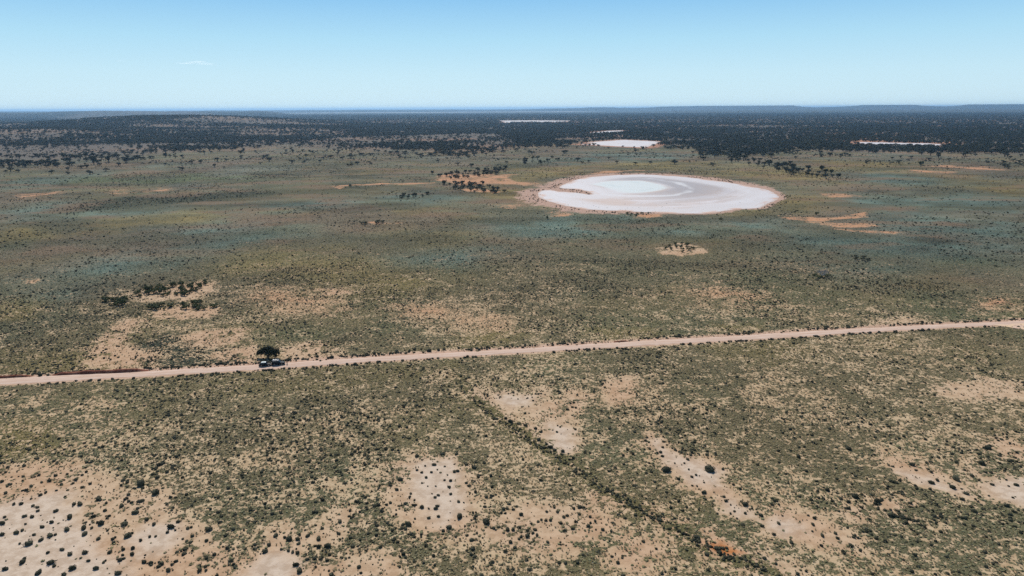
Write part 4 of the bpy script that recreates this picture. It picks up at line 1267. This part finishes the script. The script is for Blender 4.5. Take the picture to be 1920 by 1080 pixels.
def wheel(cx, cy, rad, wid, parent):
    bm = bmesh.new()
    bmesh.ops.create_cone(bm, cap_ends=True, segments=20, radius1=rad, radius2=rad, depth=wid, matrix=Matrix.Rotation(math.pi / 2, 4, 'X'))
    bmesh.ops.bevel(bm, geom=[e for e in bm.edges if abs(abs(e.verts[0].co.y) - wid / 2) < 1e-4 and abs(abs(e.verts[1].co.y) - wid / 2) < 1e-4 and e.verts[0].co.y * e.verts[1].co.y > 0], offset=.04, segments=2, affect='EDGES')
    bmesh.ops.translate(bm, vec=(cx, cy, rad), verts=bm.verts)
    me = bpy.data.meshes.new('wheel'); bm.to_mesh(me); bm.free()
    w = new_obj('wheel', me, parent, [M_tyre])
    bm = bmesh.new()
    bmesh.ops.create_cone(bm, cap_ends=True, segments=16, radius1=rad * .58, radius2=rad * .5, depth=.03, matrix=Matrix.Rotation(math.pi / 2 * (1 if cy > 0 else -1), 4, 'X'))
    for k in range(6):
        a = k * math.pi / 3
        bmesh.ops.create_cube(bm, size=1, matrix=Matrix.Translation((math.cos(a) * rad * .3, 0, math.sin(a) * rad * .3)) @ Matrix.Rotation(-a, 4, 'Y') @ Matrix.Diagonal((rad * .45, .07, .05, 1)))
    bmesh.ops.translate(bm, vec=(cx, cy + (wid / 2 + .005) * (1 if cy > 0 else -1), rad), verts=bm.verts)
    me = bpy.data.meshes.new('rim'); bm.to_mesh(me); bm.free()
    new_obj('rim', me, w, [M_rim])
def four_wheel_drive(name, loc, rz, L, W, H, body_rgb, roof_rgb, label, boxy, rack):
    e = bpy.data.objects.new(name, None); COL.objects.link(e)
    e.location = loc; e.rotation_euler = (0, 0, rz)
    tag(e, label, 'car', 'four-wheel drives parked on the dirt road')
    bm_ = paint(name + '_paint', body_rgb); rf = paint(name + '_roof_paint', roof_rgb)
    h = L / 2; w = W / 2; belt = H * .60; sill = .42
    bon = belt * (.97 if boxy else .93)
    body = loft('body', [(-h + .06, w * .93, sill + .1, belt - .06), (-h + .14, w * .98, sill, belt), (-h * .45, w, sill - .04, belt + .02), (h * .28, w, sill - .04, belt + .01), (h * .36, w * .99, sill, bon), (h * .80, w * .96, sill + .02, bon - .05), (h * .95, w * .9, sill + .08, bon - .16), (h * .985, w * .84, sill + .16, bon - .28)], bm_, e)
    # glasshouse
    xr = -h + .22 if boxy else -h + .30
    lean = .12 if boxy else .62
    xf = h * .36; xt = xf - .55
    gw = w * .96; tw = w * .82
    zb = belt + .005; zt = H - .09
    B = [(xr, gw), (xf, gw)]
    Vg = [(xr, -gw, zb), (xf, -gw * .97, zb), (xf, gw * .97, zb), (xr, gw, zb), (xr + lean, -tw, zt), (xt, -tw, zt), (xt, tw, zt), (xr + lean, tw, zt)]
    Fg = [[0, 3, 2, 1], [4, 5, 6, 7], [0, 1, 5, 4], [3, 7, 6, 2], [0, 4, 7, 3], [1, 2, 6, 5]]
    cab = new_obj('cabin', mesh_from('cabin', Vg, Fg), e, [bm_])
    def side(x0, x1, s):   # side window between two positions along the cabin
        def P(t, f):
            xb = xr + (xf - xr) * t; xu = (xr + lean) + (xt - xr - lean) * t
            return (xb + (xu - xb) * f, s * ((gw + (tw - gw) * f) + .006), zb + (zt - zb) * f)
        pts = [P(x0, .10), P(x1, .10), P(x1, .88), P(x0, .88)]
        if s > 0: pts = pts[::-1]
        quad_panel('side_window', pts, M_glass, e, .012)
    for s in (-1, 1):
        for a, b in ((.04, .30), (.34, .62), (.66, .93)): side(a, b, s)
    fx = .03
    quad_panel('windscreen', [(xf + .01, -gw * .88, zb + .05), (xf + .01, gw * .88, zb + .05), (xt + .07, tw * .92, zt - .06), (xt + .07, -tw * .92, zt - .06)], M_glass, e, .015)
    quad_panel('rear_window', [(xr - .01 + lean * .1, gw * .85, zb + .07), (xr - .01 + lean * .1, -gw * .85, zb + .07), (xr + lean * .85 - .015, -tw * .88, zt - .08), (xr + lean * .85 - .015, tw * .88, zt - .08)], M_glass, e, .015)
    loft('roof', [(xr + lean - .03, tw * .97, zt - .01, H - .03), (xr + lean + .2, tw * 1.03, zt - .01, H), (xt - .2, tw * 1.03, zt - .01, H), (xt + .08, tw * .97, zt - .01, H - .045)], rf, e)
    loft('bonnet', [(h * .37, w * .80, bon - .03, bon + .025), (h * .6, w * .78, bon - .05, bon + .015), (h * .86, w * .7, bon - .10, bon - .05)], bm_, e)
    box('front_bumper', (h - .02, 0, sill + .12), (.24, W * .96, .28), M_plastic, e, .05)
    box('rear_bumper', (-h + .03, 0, sill + .1), (.2, W * .94, .22), M_plastic, e, .04)
    box('grille', (h * .965, 0, bon - .30), (.06, W * .5, .2), M_plastic, e, .015)
    for s in (-1, 1):
        box('headlight', (h * .955, s * w * .68, bon - .26), (.12, .3, .18), M_lamp, e, .03)
        box('tail_light', (-h + .08, s * w * .88, belt - .2), (.06, .14, .34), M_tail, e, .02)
        box('side_mirror', (h * .33, s * (w + .1), belt + .1), (.12, .2, .18), M_plastic, e, .03)
        box('door_handle', (-.1, s * (w + .012), belt - .14), (.18, .03, .04), M_plastic, e, .008)
        box('side_step', (0, s * (w - .03), sill - .08), (L * .42, .16, .06), M_plastic, e, .01)
        for cx in (h * .60, -h * .58):
            wheel(cx, s * (w - .13), .40, .25, e)
            bmA = bmesh.new()
            # dark flare round the arch
            for k in range(9):
                a = math.pi * k / 8
                bmesh.ops.create_cube(bmA, size=1, matrix=Matrix.Translation((cx + math.cos(a) * .47, s * (w - .01), .40 + math.sin(a) * .47)) @ Matrix.Rotation(-a, 4, 'Y') @ Matrix.Diagonal((.07, .1, .2, 1)))
            me = bpy.data.meshes.new('wheel_arch'); bmA.to_mesh(me); bmA.free()
            new_obj('wheel_arch', me, e, [M_plastic])
    if rack:
        x0, x1 = xr + lean + .1, xt - .15
        bmR = bmesh.new()
        def bar(c_, s_): bmesh.ops.create_cube(bmR, size=1, matrix=Matrix.Translation(c_) @ Matrix.Diagonal((*s_, 1)))
        for s in (-1, 1):
            bar(((x0 + x1) / 2, s * tw * .9, H + .16), (x1 - x0, .04, .04))
            for k in range(4): bar((x0 + (x1 - x0) * k / 3, s * tw * .9, H + .07), (.04, .04, .16))
        for k in range(8): bar((x0 + (x1 - x0) * k / 7, 0, H + .10), (.05, tw * 1.8, .025))
        me = bpy.data.meshes.new('roof_rack'); bmR.to_mesh(me); bmR.free()
        new_obj('roof_rack', me, e, [M_rack])
        box('snorkel', (h * .34, -w - .03, belt + .45), (.07, .07, H - belt + .1), M_plastic, e, .02)
        bx = box('bull_bar', (h + .1, 0, sill + .3), (.06, W * .8, .34), M_plastic, e, .02)
    else:
        for s in (-1, 1): box('roof_rail', ((xr + lean + xt) / 2, s * tw * .85, H + .035), ((xt - xr - lean) * .85, .04, .04), M_plastic, e, .01)
    return e
def road_point(u, f):
    a = np.array(G(u, RF(u))); b = np.array(G(u, RN(u))); p = a * (1 - f) + b * f
    return p
p1 = road_point(497.5, .40); p2 = road_point(522, .33)
ang = math.atan2(*(np.array(G(560, RF(560))) - np.array(G(460, RF(460))))[::-1])
carA = four_wheel_drive('wagon_car', (p1[0], p1[1], .06), ang, 4.3, 1.74, 1.55, (.012, .014, .016), (.62, .68, .66), 'dark parked wagon with a pale roof, left of the two cars under the tree', False, False)
carB = four_wheel_drive('four_wheel_drive', (p2[0], p2[1], .06), ang, 4.5, 1.78, 1.74, (.008, .010, .014), (.10, .11, .13), 'dark boxy four-wheel drive with a loaded roof rack, right of the two parked cars', True, True)
# bags and boxes lashed to the roof rack of the right car
def on_car(car, lx, ly, lz):
    c_, s_ = math.cos(ang), math.sin(ang)
    return Vector((car.location.x + c_ * lx - s_ * ly, car.location.y + s_ * lx + c_ * ly, car.location.z + lz))
for (nm, lx, ly, sx, sy, sz, m_, lab) in [
    ('storage_box', -1.55, .2, .55, .8, .16, M_load, 'white box on the rear of the roof rack of the right car'),
    ('rolled_swag', -.75, .1, .6, 1.0, .15, mat('pale_canvas', (.6, .58, .52), .9), 'pale rolled swag in the middle of the roof rack of the right car'),
    ('jerry_can', -.05, .4, .34, .42, .16, mat('grey_can', (.35, .37, .4), .5, .3), 'grey can at the front of the roof rack of the right car')]:
    bm = bmesh.new(); bmesh.ops.create_cube(bm, size=1); bmesh.ops.scale(bm, vec=(sx, sy, sz), verts=bm.verts)
    bmesh.ops.bevel(bm, geom=bm.edges[:], offset=.07, segments=3, affect='EDGES')
    bmesh.ops.translate(bm, vec=(0, 0, sz / 2), verts=bm.verts)
    me = bpy.data.meshes.new(nm); bm.to_mesh(me); bm.free()
    o = new_obj(nm, me, None, [m_]); o.location = on_car(carB, lx, ly, 1.74 + .115); o.rotation_euler = (0, 0, ang)
    tag(o, lab, 'luggage', 'load on the roof rack')

# ------------------------------------------------------------------ person standing in front of the right car
def skin(name, verts, edges, radii, m, parent, root=0, levels=2):
    me = bpy.data.meshes.new(name); me.from_pydata(verts, edges, []); me.update()
    o = new_obj(name, me, parent, [m])
    md = o.modifiers.new('skin', 'SKIN')
    for i, r_ in enumerate(radii):
        me.skin_vertices[0].data[i].radius = (r_, r_) if not isinstance(r_, tuple) else r_
        me.skin_vertices[0].data[i].use_root = (i == root)
    ms = o.modifiers.new('smooth', 'SUBSURF'); ms.levels = levels; ms.render_levels = levels
    return o
pp = road_point(538.5, .35)
per = bpy.data.objects.new('person', None); COL.objects.link(per); per.location = (pp[0], pp[1], .10); per.rotation_euler = (0, 0, R(150))
tag(per, 'person in dark clothes and hat standing on the road in front of the right car', 'person')
M_skin = mat('skin', (.42, .26, .19), .6); M_shirt = mat('dark_red_shirt', (.05, .014, .013), .95, 0, .05); M_trs = mat('dark_trousers', (.015, .015, .02), .95, 0, .05)
M_boot = mat('brown_boots', (.06, .035, .02), .7); M_hat = mat('dark_hat', (.03, .025, .02), .9); M_hair = mat('brown_hair', (.04, .025, .015), .9)
V = [(0,0,.95),(0,0,1.12),(0,0,1.32),(0,0,1.44),(0,.01,1.52),(0,.02,1.62),(0,.02,1.70)]
E = [(0,1),(1,2),(2,3),(3,4),(4,5),(5,6)]
Rr = [(.15,.10),(.13,.09),(.16,.10),(.10,.08),.055,(.078,.095),(.06,.07)]
for s in (-1, 1):
    i = len(V)
    V += [(s*.10,0,.88),(s*.11,.02,.48),(s*.12,-.01,.08),(s*.13,.12,.04)]; E += [(0,i),(i,i+1),(i+1,i+2),(i+2,i+3)]; Rr += [.095,.06,.042,.035]
    i = len(V)
    V += [(s*.19,0,1.40),(s*.25,-.01,1.13),(s*.24,.09,.89),(s*.24,.11,.82)]; E += [(3,i),(i,i+1),(i+1,i+2),(i+2,i+3)]; Rr += [.055,.043,.03,(.035,.018)]
    hnd = i + 3
    for k, (ox, ln) in enumerate(((-.028,.062),(-.010,.072),(.010,.068),(.028,.052))):
        j = len(V); V += [(s*.24+ox,.125,.775),(s*.24+ox,.118,.775-ln)]; E += [(hnd,j),(j,j+1)]; Rr += [.009,.008]
    j = len(V); V += [(s*.24-s*.035,.13,.80),(s*.24-s*.045,.15,.765)]; E += [(hnd,j),(j,j+1)]; Rr += [.010,.009]
skin('body', V, E, Rr, M_skin, per)
sv = [(0,0,.93),(0,0,1.12),(0,0,1.32),(0,0,1.43)]; se = [(0,1),(1,2),(2,3)]; sr = [(.20,.15),(.19,.14),(.20,.14),(.12,.09)]
for s in (-1, 1):
    i = len(sv); sv += [(s*.19,0,1.405),(s*.235,-.01,1.20)]; se += [(3,i),(i,i+1)]; sr += [.068,.062]
skin('shirt', sv, se, sr, M_shirt, per)
tv = [(0,0,.98),(0,0,.90)]; te = [(0,1)]; tr = [(.16,.11),(.16,.115)]
for s in (-1, 1):
    i = len(tv); tv += [(s*.105,0,.82),(s*.11,.02,.48),(s*.12,-.01,.12)]; te += [(1,i),(i,i+1),(i+1,i+2)]; tr += [.105,.075,.062]
skin('trousers', tv, te, tr, M_trs, per)
for s in (-1, 1): box('boot', (s*.125, .055, .045), (.10, .27, .09), M_boot, per, .03)
bm = bmesh.new(); bmesh.ops.create_cone(bm, cap_ends=True, segments=20, radius1=.19, radius2=.185, depth=.015, matrix=Matrix.Translation((0,.02,1.705)))
bmesh.ops.create_cone(bm, cap_ends=True, segments=16, radius1=.098, radius2=.08, depth=.1, matrix=Matrix.Translation((0,.02,1.76)))
me = bpy.data.meshes.new('hat'); bm.to_mesh(me); bm.free(); new_obj('hat', me, per, [M_hat])
V, F = ico(2, .09, 4, 1, .05, 0); new_obj('hair', mesh_from('hair', [(a, b - .005, c_ + 1.655) for a, b, c_ in V], F, True), per, [M_hair])
box('nose', (0, .118, 1.60), (.022, .03, .035), M_skin, per, .006)
for s in (-1, 1):
    box('ear', (s*.082, .02, 1.61), (.014, .03, .05), M_skin, per, .005)
    box('eye', (s*.03, .105, 1.625), (.022, .012, .010), mat('eye', (.05,.04,.03), .3), per, .003)
box('mouth', (0, .108, 1.56), (.045, .012, .009), mat('lips', (.3,.12,.1), .5), per, .003)

# ------------------------------------------------------------------ a label of its own for each plant of a group
ORD = 'first second third fourth fifth sixth seventh eighth ninth tenth eleventh twelfth'.split()
def to_px(o):
    d = R3.T @ (np.array(o.location) - np.array([0, 0, CAM_H]))
    return 960 + FPX * d[0] / -d[2], 540 - FPX * d[1] / -d[2]
fam = {}
for o in COL.objects:
    if o.get('group') and o.get('category') in ('shrub', 'bush', 'tree'): fam.setdefault(o['label'], []).append(o)
for lab, os_ in fam.items():
    n = len(os_)
    if n < 2: continue
    P = sorted(((to_px(o), o) for o in os_), key=lambda q: q[0][1])
    nb = max(1, math.ceil(n / 8)); per_ = math.ceil(n / nb)
    rows = [P[i:i + per_] for i in range(0, n, per_)]
    for k, row in enumerate(rows):
        row.sort(key=lambda q: q[0][0])
        rn = '' if len(rows) == 1 else (' of back row' if k == 0 else ' of front row' if k == len(rows) - 1 else ' of %s row' % ORD[k])
        for j, (p_, o) in enumerate(row):
            o['label'] = lab + ', ' + ORD[j] + ' from left' + rn

# ------------------------------------------------------------------ faint clouds
cl_m = bpy.data.materials.new('thin_cloud'); cl_m.use_nodes = True
nt = cl_m.node_tree; nt.nodes.remove(nt.nodes['Principled BSDF'])
pv = nt.nodes.new('ShaderNodeVolumePrincipled'); pv.inputs['Color'].default_value = (1, 1, 1, 1); pv.inputs['Density'].default_value = .0004; pv.inputs['Anisotropy'].default_value = .3
nt.links.new(pv.outputs[0], nt.nodes['Material Output'].inputs['Volume'])
def cloud(u, v, wpx, hpx, label, seed):
    d = R3 @ np.array([(u - 960.0) / FPX, (540.0 - v) / FPX, -1.0]); d /= np.linalg.norm(d)
    D = 75000.0
    c0 = np.array([0, 0, CAM_H]) + d * D
    rs = random.Random(seed)
    V, F = [], []
    for k in range(9):
        t = (k - 4) / 4.5
        vv, ff = ico(2, 1.0, seed * 10 + k, 1, .6, 0)
        sx = wpx / FPX * D * .16 * rs.uniform(.8, 1.5); sz = hpx / FPX * D * .34 * (1.05 - abs(t)) * rs.uniform(.6, 1.2)
        ox = t * wpx / FPX * D * .42; oz = rs.uniform(-.2, .2) * hpx / FPX * D - (t ** 2) * hpx / FPX * D * .25
        i = len(V); V += [(ox + a * sx, b * sx * .7, oz + c_ * sz) for a, b, c_ in vv]; F += [[q + i for q in f_] for f_ in ff]
    o = new_obj('cloud', mesh_from('cloud', V, F, True), None, [cl_m])
    o.location = c0; o.rotation_euler = (0, 0, -math.atan2(d[0], d[1]))
    tag(o, label, 'cloud', 'faint wisps of cloud')
cloud(366, 118, 66, 8, 'longer faint wisp of cloud low in the sky at upper left', 1)
cloud(225, 114, 18, 4, 'tiny faint puff of cloud left of the longer wisp', 2)

# ------------------------------------------------------------------ haze
bm = bmesh.new(); bmesh.ops.create_cube(bm, size=1)
HT = max(float(GZ.max()) + 8.0, 140.0)
bmesh.ops.scale(bm, vec=(126000, 126000, HT + 1.5), verts=bm.verts)
bmesh.ops.translate(bm, vec=(0, 0, (HT - 1.5) / 2), verts=bm.verts)
me = bpy.data.meshes.new('haze'); bm.to_mesh(me); bm.free()
hz_m = bpy.data.materials.new('haze_air'); hz_m.use_nodes = True
nt = hz_m.node_tree; nt.nodes.remove(nt.nodes['Principled BSDF'])
pv = nt.nodes.new('ShaderNodeVolumePrincipled')
pv.inputs['Color'].default_value = (.40, .68, 1.0, 1); pv.inputs['Density'].default_value = 3.7e-5; pv.inputs['Anisotropy'].default_value = 0.4
nt.links.new(pv.outputs[0], nt.nodes['Material Output'].inputs['Volume'])
hz = new_obj('haze', me, None, [hz_m]); tag(hz, kind='stuff')
print('objects', len(SC.objects), 'minz', GZ.min(), 'maxz', GZ.max())
